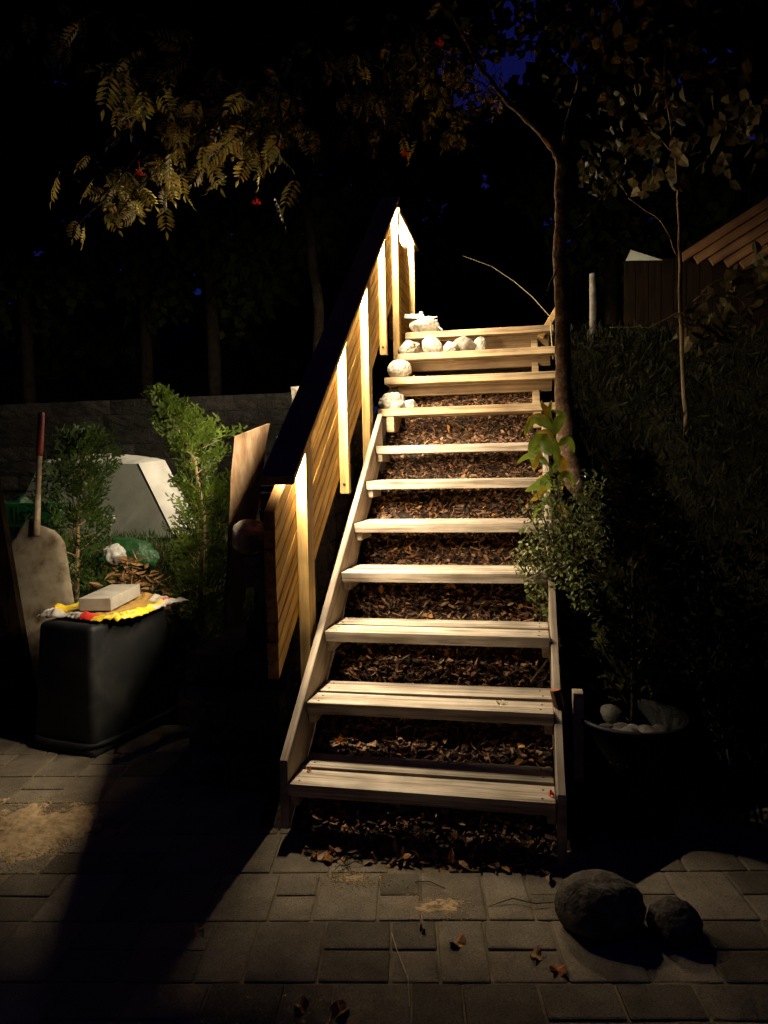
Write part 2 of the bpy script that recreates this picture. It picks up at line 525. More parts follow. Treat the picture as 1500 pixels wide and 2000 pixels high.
# ================================================================ THE SETTING
SL = 0.733
def mulch_z(x, y):
    z = SL * y - 0.085
    z = max(-0.03, z) if y < 1 else z
    z = min(z, 2.33)
    return z + 0.03 * noise.noise(Vector((x * 4.3, y * 4.3, 0.7))) + 0.014 * noise.noise(Vector((x * 13, y * 13, 3)))

def bank_z(x, y):
    """the planted hillside to the right of the stair and the wood above it"""
    z = 1.0 * (y - 1.0)
    z = max(-0.03, min(z, 2.36 + max(0, (y - 4)) * 0.05 + max(0, min(y, 60) - 10) * 0.28))
    return z + (0.07 if z > 0 else 0) * noise.noise(Vector((x * 1.7, y * 1.7, 5)))

def grid(fn, xs, ys):
    mb = MB()
    vs = [(x, y, fn(x, y)) for y in ys for x in xs]
    n = len(xs)
    fs = [(j * n + i, j * n + i + 1, (j + 1) * n + i + 1, (j + 1) * n + i) for j in range(len(ys) - 1) for i in range(n - 1)]
    mb.add(vs, fs)
    return mb

def span(a, b, n):
    return [a + (b - a) * k / n for k in range(n + 1)]

# ground: one sheet to the horizon
g = MB()
g.face([(-600, -600, -0.045), (600, -600, -0.045), (600, 600, -0.045), (-600, 600, -0.045)])
struct(mk('ground', g, 'soil'))
# hillside right of and above the stair
xs = span(1.05, 6, 30) + [8, 12, 20, 40, 80, 200]
ys = span(0.3, 5, 40) + [6, 7, 9, 12, 18, 30, 60, 120, 300]
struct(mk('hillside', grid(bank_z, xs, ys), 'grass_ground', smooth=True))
# upper terrace behind the stair head and behind the left retaining wall
def terr(x, y):
    return 2.33 + max(0, y - 5.6) * 0.05 + max(0, min(y, 60) - 10) * 0.28 + 0.05 * noise.noise(Vector((x * 1.3, y * 1.3, 2)))
struct(mk('upper_terrace', grid(terr, span(-0.3, 1.2, 8), span(3.2, 5.9, 12)), 'grass_ground', smooth=True))
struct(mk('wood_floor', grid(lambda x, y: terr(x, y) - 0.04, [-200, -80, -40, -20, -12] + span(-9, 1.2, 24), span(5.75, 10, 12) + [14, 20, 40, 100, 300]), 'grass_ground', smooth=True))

# mulch bed under the stair
struct(mk('mulch_bed', grid(mulch_z, span(-0.16, 1.12, 40), span(0.0, 3.3, 90)), 'soil', smooth=True))

def chips(name, n, seed, region, zf, L=(0.018, 0.06), leafy=0.1):
    r = random.Random(seed)
    mb = MB()
    x0, x1, y0, y1 = region
    for _ in range(n):
        x, y = r.uniform(x0, x1), r.uniform(y0, y1)
        z = zf(x, y) + r.uniform(-0.002, 0.018)
        l = r.uniform(*L) * (1.5 if r.random() < 0.08 else 1)
        wd = l * r.uniform(0.08, 0.36)
        t = r.uniform(0.002, 0.006)
        k = r.choice([0.18, 0.25, 0.35, 0.45, 0.6, 0.8, 1.1, 1.6])
        warm = r.uniform(0.8, 1.15)
        col = (k, k * warm * 0.95, k * warm * 0.88)
        rot = Euler((r.gauss(0.35, 0.5), r.gauss(0, 0.45), r.uniform(0, 6.28)))
        if r.random() < leafy:
            R_ = rot.to_matrix()
            c2 = r.choice([(1.6, 1.5, 1.1), (1.3, 1.35, 1.2), (1.9, 1.5, 0.7), (1.1, 0.9, 0.7)])
            mb.leaf((x, y, z + 0.006), R_ @ Vector((1, 0, 0)), R_ @ Vector((0, 0, 1)), r.uniform(0.03, 0.055), r.uniform(0.018, 0.032), c2, fold=r.uniform(-0.3, 0.3), bend=r.uniform(-1, 1))
        else:
            mb.box((x, y, z), (l, wd, t), rot, col)
    return stuff(mk(name, mb, 'chip'))

o = chips('bark_mulch', 15000, 3, (-0.0, 1.0, 0.06, 2.85), mulch_z, L=(0.014, 0.05), leafy=0.1)
tag(o, 'brown bark mulch and leaf litter under the open wooden treads', 'mulch')
o = chips('leaf_litter', 500, 5, (0.06, 0.98, -0.06, 0.12), lambda x, y: max(0.008, mulch_z(x, y)), L=(0.02, 0.05), leafy=0.4)
tag(o, 'dry leaves and bark crumbs on the paving under the lowest tread', 'leaf litter')

# ---------------------------------------------------------------- paving
paving = struct(mk('paving', grid(lambda x, y: 0.0035 + 0.004 * noise.noise(Vector((x * 5, y * 5, 1))), span(-4.2, 2.6, 68), span(-2.6, 1.15, 40)), 'joint_sand', smooth=True))
PA = rad(9.5)
pc, ps = math.cos(PA), math.sin(PA)
PM = {}
def paver_mesh(wd, dp):
    key = (round(wd, 3), round(dp, 3))
    if key not in PM:
        me = boxmesh(wd - 0.007, dp - 0.007, 0.06, 0.007, 2)
        me.materials.append(MATS['paver'])
        PM[key] = me
    return PM[key]
r = random.Random(12)
BAND = 0.272
org = atz(510, 1804)     # a joint corner seen in the photograph
cand = []
for j in range(-9, 10):
    u = -3.9 + r.uniform(-0.1, 0.1) if j not in (0, -1) else 0.0
    def put(u0, v0, wd, dp):
        cand.append((u0 + wd / 2, v0 + dp / 2, wd, dp))
    cols = []
    if j in (-1,):
        cols = [(0.21, 1), (0.205, 2), (0.14, 2), (0.145, 1), (0.21, 2), (0.23, 1), (0.2, 1), (0.21, 2), (0.14, 1), (0.21, 1)]
        u = 0.0
        lead = -0.005
    elif j == 0:
        cols = [(0.14, 2), (0.21, 1), (0.14, 2), (0.21, 1), (0.15, 1), (0.14, 2), (0.21, 1), (0.14, 2), (0.21, 1), (0.21, 2)]
        u = 0.02
    else:
        while sum(c_[0] for c_ in cols) < 6.8:
            cols.append((r.choice([0.21, 0.21, 0.14, 0.21]), r.choice([1, 1, 2])))
    if j in (0, -1):
        left, uu = [], u
        while uu > -3.9:
            wd = r.choice([0.21, 0.21, 0.14])
            uu -= wd
            left.insert(0, (wd, r.choice([1, 1, 2])))
        cols = left + cols
        u = uu
    for wd, k in cols:
        if k == 1:
            put(u, j * BAND, wd, BAND)
        else:
            put(u, j * BAND, wd, BAND / 2)
            put(u, j * BAND + BAND / 2, wd, BAND / 2)
        u += wd
def visible_px(P):
    d = P - CAM
    z = d.dot(CF)
    return (750 + 1400 * d.dot(CR) / z, 1000 - 1400 * d.dot(CU) / z, z) if z > 0.1 else (9e9, 9e9, z)
sel = []
for (u, v, wd, dp) in cand:
    X, Y = org.x + u * pc - v * ps, org.y + u * ps + v * pc
    px, py, z = visible_px(Vector((X, Y, 0.0)))
    if -80 < px < 1580 and py < 2120 and Y < 1.1 and not (0.0 < X < 1.05 and Y > 0.03) and not (X > -0.5 and Y > 0.55):
        sel.append((X, Y, wd, dp, z))
sel.sort(key=lambda t: t[4])
for (X, Y, wd, dp, z) in sel[:300]:
    o = link('paver', paver_mesh(wd, dp), None, paving)
    o.location = (X, Y, -0.021 + r.uniform(-0.0018, 0.0018))
    o.rotation_euler = (r.gauss(0, 0.004), r.gauss(0, 0.004), PA + r.gauss(0, 0.006))
if len(sel) > 300:
    mb = MB()
    for (X, Y, wd, dp, z) in sel[300:]:
        mb.box((X, Y, -0.021), (wd - 0.009, dp - 0.009, 0.06), Euler((0, 0, PA)))
    stuff(mk('far_pavers', mb, 'paver', paving))
# loose sand swept over the stones
def sand_patch(name, cx, cy, rx_, ry_, seed, label, h=0.011):
    def f(x, y):
        d = math.hypot((x - cx) / rx_, (y - cy) / ry_)
        n_ = noise.fractal(Vector((x * 7 + seed, y * 7, seed)), 0.9, 2.1, 5)
        n2 = noise.noise(Vector((x * 60, y * 60, seed)))
        return 0.0095 + h * (0.9 - d * 1.25) + 0.012 * n_ + 0.004 * n2 - 0.004
    r_ = random.Random(int(seed * 10))
    gm = MB()
    for _ in range(int(9000 * rx_ * ry_ / 0.12) + 500):
        a_, k_ = r_.uniform(0, 6.283), abs(r_.gauss(0, 0.62))
        x_, y_ = cx + math.cos(a_) * k_ * rx_, cy + math.sin(a_) * k_ * ry_
        q_ = r_.uniform(0.0012, 0.0035)
        gm.box((x_, y_, 0.0105), (q_, q_, q_), Euler((r_.random(), r_.random(), r_.random())))
    gn = grid(f, span(cx - rx_ * 1.1, cx + rx_ * 1.1, 150), span(cy - ry_ * 1.1, cy + ry_ * 1.1, 150))
    gn.add(gm.v, gm.f)
    o = mk(name, gn, 'sand', smooth=True)
    stuff(o)
    return tag(o, label, 'sand')
q = atz(70, 1620)
sand_patch('spilled_sand', q.x, q.y, 0.42, 0.3, 2.3, 'orange sand spilled over the paving left of the stair', 0.02)
q = atz(850, 1775)
sand_patch('spilled_sand', q.x, q.y, 0.13, 0.075, 8.1, 'small sand smear on the lit pavers before the lowest tread', 0.011)
q = atz(690, 1720)
sand_patch('spilled_sand', q.x, q.y, 0.1, 0.05, 5.1, 'thin sand smear on the lit paver left of the larger smear', 0.009)

# ================================================================ STAIRCASE
stair = thing('wooden_staircase', 'steep open wooden garden stair of paired planks lit from the left rail', 'staircase')
TY = [0.03, 0.285, 0.592, 0.912, 1.21, 1.52, 1.818, 2.155, 2.462, 2.77, 3.078]
TZ = [0.238, 0.473, 0.698, 0.923, 1.143, 1.361, 1.57, 1.825, 2.062, 2.276, 2.485]
sl_top = lambda y: 0.335 + 0.722 * (y - 0.054)
sr_top = lambda y: 0.262 + 0.735 * (y - 0.04)
mb = MB(); mb.prism(-0.034, -0.003, 0.04, 2.06, lambda y: max(0.0, sl_top(y) - 0.27), sl_top, 0.004, segs=8)
mk('stringer', mb, 'stringer_wood', stair)['label'] = 'left stringer board beside the railing posts'
mb = MB(); mb.prism(1.003, 1.036, 0.04, 2.06, lambda y: max(0.0, sr_top(y) - 0.27), sr_top, 0.004, segs=8)
mk('stringer', mb, 'stringer_wood', stair)['label'] = 'right stringer board beside the plants'
r = random.Random(4)
scr = MB(); scr.tube([(0, 0, -0.002), (0, 0, 0.0012)], 0.0045, 8)
scrm = scr.mesh('screw'); scrm.materials.append(MATS['screw'])
for i in range(11):
    up_ = i >= 7
    x0, x1 = (0.0, 1.0) if not up_ else (-0.05 + (0.0, -0.012, 0.02, 0.045)[i - 7], 1.12)
    L = x1 - x0
    for k in range(2):
        me = boxmesh(L, 0.14, 0.048, 0.0035, 2)
        o = link('tread_plank', me, 'upper_wood' if up_ else 'tread_wood', stair)
        o.location = ((x0 + x1) / 2 + r.uniform(-0.003, 0.003), TY[i] + 0.070 + k * 0.172 - (0.002 if k else 0), TZ[i] - 0.024 + r.uniform(-0.002, 0.002))
        o.rotation_euler = (r.gauss(0, 0.006), r.gauss(0, 0.002), (r.gauss(0, 0.003) if i > 1 else (-0.009, 0.004)[k]))
        if i < 5:
            for sx in (-1, 1):
                for sy in (-0.035, 0.035):
                    s_ = link('screw', scrm, None, o)
                    s_.location = (sx * (L / 2 - r.uniform(0.035, 0.05)), sy + r.uniform(-0.01, 0.01), 0.0242)
# riser boards of the upper flight, cleats and joists
for i in (8, 9, 10):
    me = boxmesh(1.08, 0.024, 0.07 if i < 10 else 0.1, 0.003, 1)
    o = link('riser_board', me, 'riser_wood', stair)
    o.location = (0.55, TY[i] + 0.15, TZ[i] - (0.0845 if i < 10 else 0.0995))
for x in (0.03, 0.98):
    mb = MB(); mb.prism(x - 0.024, x + 0.024, 2.165, 3.3, lambda y: TZ[7] - 0.152 + SL * max(0, y - 2.35), lambda y: TZ[7] - 0.05 + SL * max(0, y - 2.35), 0.003, segs=10)
    mk('joist', mb, 'upper_wood', stair)
for i in range(7):
    for x in (0.018, 0.984):
        me = boxmesh(0.034, 0.25, 0.045, 0.003, 1)
        o = link('cleat', me, 'stringer_wood', stair)
        o.location = (x, TY[i] + 0.15, TZ[i] - 0.0725)

# ================================================================ RAILING WITH LED STRIP
rail = thing('wooden_railing', 'wooden plank railing with light strip under its handrail along the stair', 'railing')
RS = 0.762
cap0 = lambda y: 1.318 + RS * (y - 0.234)          # underside of the sloping handrail
YT = 3.06                                           # where the slope turns level
ZL = 3.405                                          # underside of level handrail
X0, X1 = -0.148, -0.10                              # planks of the panel
NB, PITCH = 9, 0.0775
for k in range(NB):
    hi = lambda y, k=k: cap0(y) - 0.062 - k * PITCH
    lo = lambda y, k=k: cap0(y) - 0.062 - (k + 1) * PITCH + 0.006
    mb = MB(); mb.prism(X0 + RX.uniform(-0.001, 0.001), X1 + RX.uniform(-0.0004, 0.0004), 0.25 + RX.uniform(-0.004, 0.004), YT - 0.005, lo, hi, 0.004, segs=4)
    mk('panel_plank', mb, 'rail_board', rail)
for k in range(9):
    z = ZL - 0.1 - k * 0.095
    mb = MB(); mb.prism(X0, X1 + RX.uniform(-0.001, 0.001), YT + 0.1, 3.93, lambda y, z=z: z - 0.089, lambda y, z=z: z, 0.004)
    mk('panel_plank', mb, 'level_board', rail)
for (y, zb, dp, zt) in ((0.53, 0.22, 0.098, None), (1.90, 1.36, 0.098, None), (YT, 2.2, 0.098, ZL)):
    mb = MB()
    mb.prism(-0.0985, -0.0505, y, y + dp, lambda q, zb=zb: zb, (lambda q: cap0(q) - 0.002) if zt is None else (lambda q: ZL - 0.002), 0.003)
    p_ = mk('post', mb, 'post_wood', rail)
for (y, zb) in ((1.31, 1.3), (2.51, 2.235)):
    mb = MB()
    mb.prism(-0.0985, -0.0505, y, y + 0.048, lambda q, zb=zb: zb, lambda q: cap0(q) - 0.045, 0.003)
    b_ = mk('batten', mb, 'post_wood', rail)
    s_ = MB(); s_.tube([(-0.0745, y - 0.006, zb + 0.05), (-0.0745, y + 0.002, zb + 0.05)], 0.008, 8)
    mk('bolt', s_, 'screw', b_)
mb = MB(); mb.prism(-0.0985, -0.0505, 3.9, 3.995, lambda q: 2.25, lambda q: ZL - 0.002, 0.003)
mk('post', mb, 'post_wood', rail)
mb = MB(); mb.prism(-0.182, -0.034, 0.31, YT + 0.02, cap0, lambda y: cap0(y) + 0.036, 0.004, segs=4)
mk('handrail', mb, 'cap_wood', rail)['label'] = 'sloping handrail board over the lit planks'
mb = MB(); mb.prism(-0.182, -0.034, YT + 0.023, 4.12, lambda y: ZL, lambda y: ZL + 0.036, 0.004)
mk('handrail', mb, 'cap_wood', rail)['label'] = 'level handrail board at the stair head'
XS = -0.108
for ya_, yb_, lab in ((0.415, 0.526, 'short glowing light strip before the lowest post'), (0.635, 1.895, 'glowing light strip between the lowest and middle post'), (2.005, YT - 0.02, 'glowing light strip between the middle and top post')):
    mb = MB(); mb.prism(XS - 0.003, XS + 0.014, ya_, yb_, lambda y: cap0(y) - 0.003, lambda y: cap0(y) - 0.001, 0.001, segs=6)
    o = mk('light_strip', mb, 'led_slope', rail)
    o['label'] = lab
    ld = bpy.data.lights.new('strip_light', 'AREA')          # the light this strip gives off
    ld.shape = 'RECTANGLE'
    ln = (yb_ - ya_) * math.hypot(1, RS)
    ld.size, ld.size_y = ln, 0.014
    ld.energy = LED_WATT * ln * (3.2 if ya_ < 0.5 else 1.0)
    ld.color = LED_COLOR[:3]
    ld.spread = LED_SPREAD
    lo = bpy.data.objects.new('strip_light', ld)
    C.objects.link(lo)
    lo.parent = o
    ym = (ya_ + yb_) / 2
    xa = Vector((0, 1, RS)).normalized(); za = Vector((0, -RS, 1)).normalized(); ya2 = za.cross(xa)
    lo.matrix_world = Matrix.Translation((XS + 0.0055, ym, cap0(ym) - 0.0045)) @ Matrix((xa, ya2, za)).transposed().to_4x4()
mb = MB(); mb.prism(XS - 0.006, XS + 0.006, YT + 0.11, 3.9, lambda y: ZL - 0.014, lambda y: ZL - 0.001, 0.001, segs=4)
mk('light_strip', mb, 'led_level', rail)['label'] = 'glowing warm light strip under the level handrail'

# ================================================================ WALLS
def block_mesh(L, D, H, seed):
    r = random.Random(seed)
    bm = bmesh.new()
    bmesh.ops.create_cube(bm, size=1.0)
    bmesh.ops.subdivide_edges(bm, edges=bm.edges[:], cuts=3, use_grid_fill=True)
    for v in bm.verts:
        e = Vector((abs(v.co.x), abs(v.co.y), abs(v.co.z)))
        on = sum(1 for t in e if t > 0.49)
        v.co = Vector((v.co.x * L, v.co.y * D, v.co.z * H))
        v.co += rv(r, 0.003)
        if on == 1:
            v.co.y += (-1 if v.co.y < 0 else 1) * r.uniform(0, 0.014) if abs(v.co.y) > D * 0.45 else 0
            v.co.x += (-1 if v.co.x < 0 else 1) * r.uniform(0, 0.012) if abs(v.co.x) > L * 0.45 else 0
    me = bpy.data.meshes.new('block')
    bm.to_mesh(me)
    bm.free()
    return me

# stepped wall beside the railing, facing the garden
wall = thing('stepped_block_wall', 'low dark block wall stepping up beside the railing', 'wall')
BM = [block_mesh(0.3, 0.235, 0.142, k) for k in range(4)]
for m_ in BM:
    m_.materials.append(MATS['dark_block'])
r = random.Random(9)
for j in range(13):
    y0 = 0.42 if j < 4 else 0.66 if j < 7 else 0.62 + (j - 6) * 0.135
    zz = 0.073 + j * 0.147
    y = y0 + (0.12 if j % 2 else 0)
    yend = y + (1.2 if j > 5 else 1.9)
    if j % 2:
        pass
    while y < min(yend, 3.2):
        o = link('block', r.choice(BM), None, wall)
        o.rotation_euler = (0, 0, math.pi / 2 + r.choice([0, math.pi]) + r.gauss(0, 0.006))
        o.location = (-0.29 + r.uniform(-0.004, 0.004), y + 0.15, zz)
        y += 0.303
for j in range(4):
    y = 0.45 + (0.1 if j % 2 else 0)
    while y < 1.5:
        o = link('block', r.choice(BM), None, wall)
        o.rotation_euler = (0, 0, math.pi / 2 + r.choice([0, math.pi]) + r.gauss(0, 0.006))
        o.location = (-0.545 + r.uniform(-0.004, 0.004), y + 0.15, 0.073 + j * 0.147)
        y += 0.303
# retaining wall at the back of the garden
wall2 = thing('retaining_wall', 'grey block retaining wall behind the pale tub and conifers', 'wall')
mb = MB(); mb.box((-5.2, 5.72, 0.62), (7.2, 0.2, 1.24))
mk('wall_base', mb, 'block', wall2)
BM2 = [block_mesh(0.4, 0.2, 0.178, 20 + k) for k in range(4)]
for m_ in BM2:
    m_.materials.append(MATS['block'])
for j in range(6):
    x = -1.78 + (0.1 if j % 2 else 0.0) - 0.2
    k = 0
    while x > -7.5:
        o = link('block', r.choice(BM2), None, wall2)
        o.rotation_euler = (0, 0, r.choice([0, math.pi]) + r.gauss(0, 0.004))
        o.location = (x, 5.66 + r.uniform(-0.006, 0.006), 1.332 + j * 0.182)
        x -= 0.404
# ================================================================ STONES ON THE STEPS
def stone(name, px, py, Y, zbase, size, seed, label, mat='pale_stone', rotz=0.0, amp=0.28, facet=0.75, flat=0.35, group='pale stones laid on the upper steps', cat='stone', tilt=0.0, freq=1.6):
    P = at(px, py, Y)
    me = blob(size[0] / 2 * 1.14, size[1] / 2 * 1.05, size[2] / 2 * 1.45, seed, amp, freq, 5, flat, facet)
    o = link(name, me, mat)
    zmin = min(v.co.z for v in me.vertices)
    o.location = (P.x, Y, zbase - zmin - 0.002)
    o.rotation_euler = (0, tilt, rotz)
    return tag(o, label, cat, group)
y8, y9, y10, y11 = TY[7] + 0.1, TY[8] + 0.1, TY[9] + 0.1, TY[10] + 0.1
stone('stone', 767, 785, y8, TZ[7], (0.16, 0.15, 0.10), 3, 'angular pale stone at the left end of the fourth tread from the top', facet=0.9, amp=0.25)
stone('stone', 800, 787, y8 + 0.03, TZ[7], (0.105, 0.12, 0.065), 5, 'smaller pale stone touching the angular stone on the fourth tread from top')
stone('stone', 781, 723, y9, TZ[8], (0.15, 0.14, 0.108), 8, 'single round pale stone on the third tread from the top', amp=0.08, facet=0.2, flat=0.15)
stone('stone', 799, 680, y10, TZ[9], (0.165, 0.15, 0.09), 11, 'leftmost pale stone in the row on the second tread from top')
stone('stone', 843, 677, y10, TZ[9], (0.15, 0.14, 0.115), 12, 'second pale stone from the left in the row of stones', amp=0.2)
stone('stone', 880, 679, y10 + 0.0, TZ[9], (0.11, 0.12, 0.075), 14, 'small pale stone wedged before the big mottled stone in the row')
stone('stone', 908, 674, y10 + 0.07, TZ[9], (0.19, 0.13, 0.11), 15, 'largest mottled stone lying in the row on the second tread', mat='grey_stone', amp=0.14)
stone('stone', 938, 668, y10 + 0.1, TZ[9], (0.105, 0.11, 0.105), 17, 'rightmost pale pitted stone in the row on the second tread', amp=0.12, facet=0.2)
s11 = stone('stone', 828, 642, y11, TZ[10], (0.21, 0.17, 0.115), 21, 'pale stone on the top landing carrying a metal bracket', amp=0.12)
# metal piece lying on the landing stone
br = thing('metal_bracket', 'grey metal plate with wire handle lying on the top landing stone', 'bracket', None, (s11.location.x - 0.02, y11, TZ[10] + 0.112))
mb = MB(); mb.box((-0.055, 0, 0.02), (0.15, 0.1, 0.032), Euler((0, 0.05, 0.1)))
mk('plate', mb, 'steel', br)
mb = MB(); mb.tube([(0.01, -0.03, 0.028), (0.07, -0.03, -0.012), (0.13, -0.03, -0.06), (0.17, -0.03, -0.098)], 0.006, 6)
mk('bent_arm', mb, 'steel', br)
mb = MB(); mb.tube([(0.06, -0.04, 0.0), (0.13, -0.04, 0.006), (0.13, -0.04, -0.022), (0.065, -0.04, -0.026), (0.06, -0.04, 0.0)], 0.0045, 6)
mk('wire_handle', mb, 'steel', br)
mb = MB(); mb.tube([(0.0, 0, 0.03), (0.0, 0, 0.062)], 0.015, 10)
mk('cap', mb, 'white_plastic', br)
# stone on the stepped wall
P = at(487, 1062, 0.86)
me = blob(0.095, 0.1, 0.1, 31, 0.2, 1.6, 4, 0.2, 0.4)
o = link('stone', me, 'grey_stone')
o.location = (P.x + 0.02, 0.84, 1.03 + 0.08)
tag(o, 'brown rounded stone perched on the block wall beside the railing end', 'stone')
# boulders on the paving at right
for (px, py, s, sd, lab) in ((1178, 1812, (0.25, 0.22, 0.215), 41, 'rounded granite boulder on the paving right of the lowest tread'), (1332, 1832, (0.15, 0.15, 0.15), 43, 'smaller reddish boulder behind the rounded granite boulder')):
    q = atz(px, py + 45)
    me = blob(s[0] / 2 * 1.15, s[1] / 2, s[2] / 2, sd, 0.14, 1.4, 5, 0.25, 0.35)
    o = link('boulder', me, 'boulder_stone')
    o.location = (q.x, q.y + 0.1, s[2] / 2 * 0.75 - 0.012)
    o.rotation_euler = (0, 0.25, 0.4)
    tag(o, lab, 'boulder', 'boulders at the foot of the stair')

# ================================================================ LEFT GARDEN CLUTTER
ang = rad(-12)
tub = thing('black_tub', 'black plastic mortar tub turned upside down beside the shovel', 'tub', None, (-1.386, 1.04, 0))
tub.rotation_euler = (0, 0, ang)
bm = bmesh.new()
bmesh.ops.create_cube(bm, size=1.0)
for v in bm.verts:
    k = 1.0 if v.co.z > 0 else 1.16
    v.co = Vector((v.co.x * 0.37 * k, v.co.y * 0.58 * k, 0.335 + v.co.z * 0.66))
bmesh.ops.bevel(bm, geom=bm.edges[:], offset=0.035, segments=5, profile=0.5, affect='EDGES')
me = bpy.data.meshes.new('shell'); bm.to_mesh(me); bm.free()
me.polygons.foreach_set('use_smooth', [True] * len(me.polygons))
link('shell', me, 'black_plastic', tub)
ring = []
for k in range(48):
    a = 2 * math.pi * k / 48
    c_, s_ = math.cos(a), math.sin(a)
    ring.append(Vector((0.225 * math.copysign(abs(c_) ** 0.35, c_), 0.35 * math.copysign(abs(s_) ** 0.35, s_), 0.055)))
mb = MB(); mb.tube(ring + [ring[0]], 0.016, 8, cap=False)
mk('rim', mb, 'black_plastic', tub, True)
for k, z in ((0, 0.03),):
    me = boxmesh(0.46, 0.70, 0.03, 0.012, 2)
    o = link('foot_flange', me, 'black_plastic', tub); o.location = (0, 0, 0.022)

# printed sack on the tub
TT = 0.668
sk = MB()
NU, NV = 64, 56
def sackz(u, v):
    e = max(abs(u), abs(v))
    roll = max(0.0, 1 - abs(e - 0.86) / 0.16) * 0.038
    return 0.008 + roll * (0.7 + 0.6 * noise.noise(Vector((u * 4, v * 4, 4)))) + 0.02 * abs(noise.noise(Vector((u * 5, v * 5, 1)))) + 0.006 * abs(noise.noise(Vector((u * 14, v * 14, 2))))
vs = []
for j in range(NV + 1):
    for i in range(NU + 1):
        u, v = -1 + 2 * i / NU, -1 + 2 * j / NV
        ex = 1 + 0.14 * noise.noise(Vector((u * 2.6, v * 2.6, 9))) + 0.05 * noise.noise(Vector((u * 11, v * 11, 5)))
        droop = 0.05 * max(0, u - 0.85) + 0.02 * max(0, -v - 0.9)
        vs.append((u * 0.27 * ex + 0.01 * noise.noise(Vector((u * 8, v * 8, 7))), v * 0.31 * ex, sackz(u, v) - droop))
YEL, RED, WHI, KRA = (0.62, 0.43, 0.012), (0.5, 0.03, 0.018), (0.5, 0.45, 0.38), (0.34, 0.2, 0.05)
n0 = len(vs)
sk.v.extend(vs)
for j in range(NV):
    for i in range(NU):
        u, v = -1 + 2 * (i + 0.5) / NU, -1 + 2 * (j + 0.5) / NV
        wv = 0.08 * noise.noise(Vector((u * 5, v * 5, 3)))
        if v < -0.72 + wv:
            c_ = WHI if u < 0.1 else RED if u < 0.38 else YEL
        elif u < -0.66 + wv:
            c_ = RED if v < -0.6 else YEL if v < 0.35 else RED if v < 0.6 else WHI
        elif u > 0.62 + wv:
            c_ = YEL if v < 0.45 else RED if v < 0.66 else WHI
        elif v > 0.7 + wv:
            c_ = KRA if u < 0.3 else WHI
        else:
            c_ = KRA
        if u > 0.9 and v > 0.1:
            c_ = WHI
        sk.f.append((j * (NU + 1) + i, j * (NU + 1) + i + 1, (j + 1) * (NU + 1) + i + 1, (j + 1) * (NU + 1) + i))
        sk.c.append(c_)
sack = mk('paper_sack', sk, 'printed_sack', smooth=True)
sack.location = (-1.385, 1.12, TT)
sack.rotation_euler = (0, 0, ang + 0.1)
sack.modifiers.new('thick', 'SOLIDIFY').thickness = 0.004
tag(sack, 'empty yellow and red printed sack flattened on the black tub', 'sack')
me = boxmesh(0.18, 0.4, 0.07, 0.004, 2)
brick = link('paving_stone', me, 'concrete')
brick.location = (-1.43, 1.17, TT + 0.062)
brick.rotation_euler = (0.03, 0.0, 0.13)
tag(brick, 'loose grey paving stone weighing down the printed sack', 'paving stone')

# shovel
sh = thing('shovel', 'upright metal shovel with dirty blade and red grip behind the tub', 'shovel')
T0, T1 = at(56, 1014, 1.42), at(104, 1330, 1.3)
T1 = T0 + (T1 - T0) * ((T0.z - 0.012) / (T0.z - T1.z))
ax = (T1 - T0); Lb = ax.length; ax.normalize()
wx = Vector((0.985, 0.1, 0.14)); wx = (wx - ax * wx.dot(ax)).normalized()
nn = wx.cross(ax)
mb = MB()
NU, NV = 14, 24
def blade(u, v, off):
    half = 0.195 * min(1.0, 0.25 + 1.25 * math.sqrt(max(0.0, v) * 3.2)) if v < 0.18 else 0.195
    cup = 0.012 * abs(u) ** 2 + (0.012 if abs(u) > 0.93 else 0.0)
    return T0 + ax * (v * Lb + 0.05 * u * u * (1 - v)) + wx * (u * half) + nn * (cup + off)
for off in (0, 0.003):
    vs = [blade(-1 + 2 * i / NU, j / NV, off) for j in range(NV + 1) for i in range(NU + 1)]
    mb.add(vs, [(j * (NU + 1) + i, j * (NU + 1) + i + 1, (j + 1) * (NU + 1) + i + 1, (j + 1) * (NU + 1) + i) for j in range(NV) for i in range(NU)])
mk('blade', mb, 'blade_metal', sh, True)
H0, H1 = at(72, 1020, 1.41), at(81, 806, 1.52)
mb = MB(); mb.tube([H0 + (H0 - H1) * 0.12, H0, H0 + (H1 - H0) * 0.25], [0.02, 0.021, 0.018], 10)
mk('socket', mb, 'blade_metal', sh, True)
mb = MB(); mb.tube([H0, H0.lerp(H1, 0.3), H0.lerp(H1, 0.62)], [0.0165, 0.016, 0.0155], 10)
mk('handle', mb, 'handle_wood', sh, True)
mb = MB(); mb.tube([H0.lerp(H1, 0.6), H0.lerp(H1, 0.64), H0.lerp(H1, 0.97), H1], [0.017, 0.02, 0.0205, 0.018], 12)
mk('grip', mb, 'red_grip', sh, True)

# brown board leaning at the picture's left edge
a_, b_, c_, d_ = at(-90, 870, 1.0), at(-14, 905, 1.02), at(58, 1330, 0.92), at(-110, 1440, 0.9)
c_ = c_ + (c_ - b_).normalized() * 0.30
d_ = d_ + (c_ - b_).normalized() * 0.1
mb = MB()
off = Vector((0.01, 0.028, 0))
for S in ((a_, b_, c_, d_),):
    vs = [*S] + [p_ + off for p_ in S]
    mb.add(vs, [(0, 1, 2, 3), (7, 6, 5, 4), (0, 4, 5, 1), (1, 5, 6, 2), (2, 6, 7, 3), (3, 7, 4, 0)])
tag(mk('leaning_panel', mb, 'black_board'), 'dark brown board leaning in front of the shovel at far left', 'board')

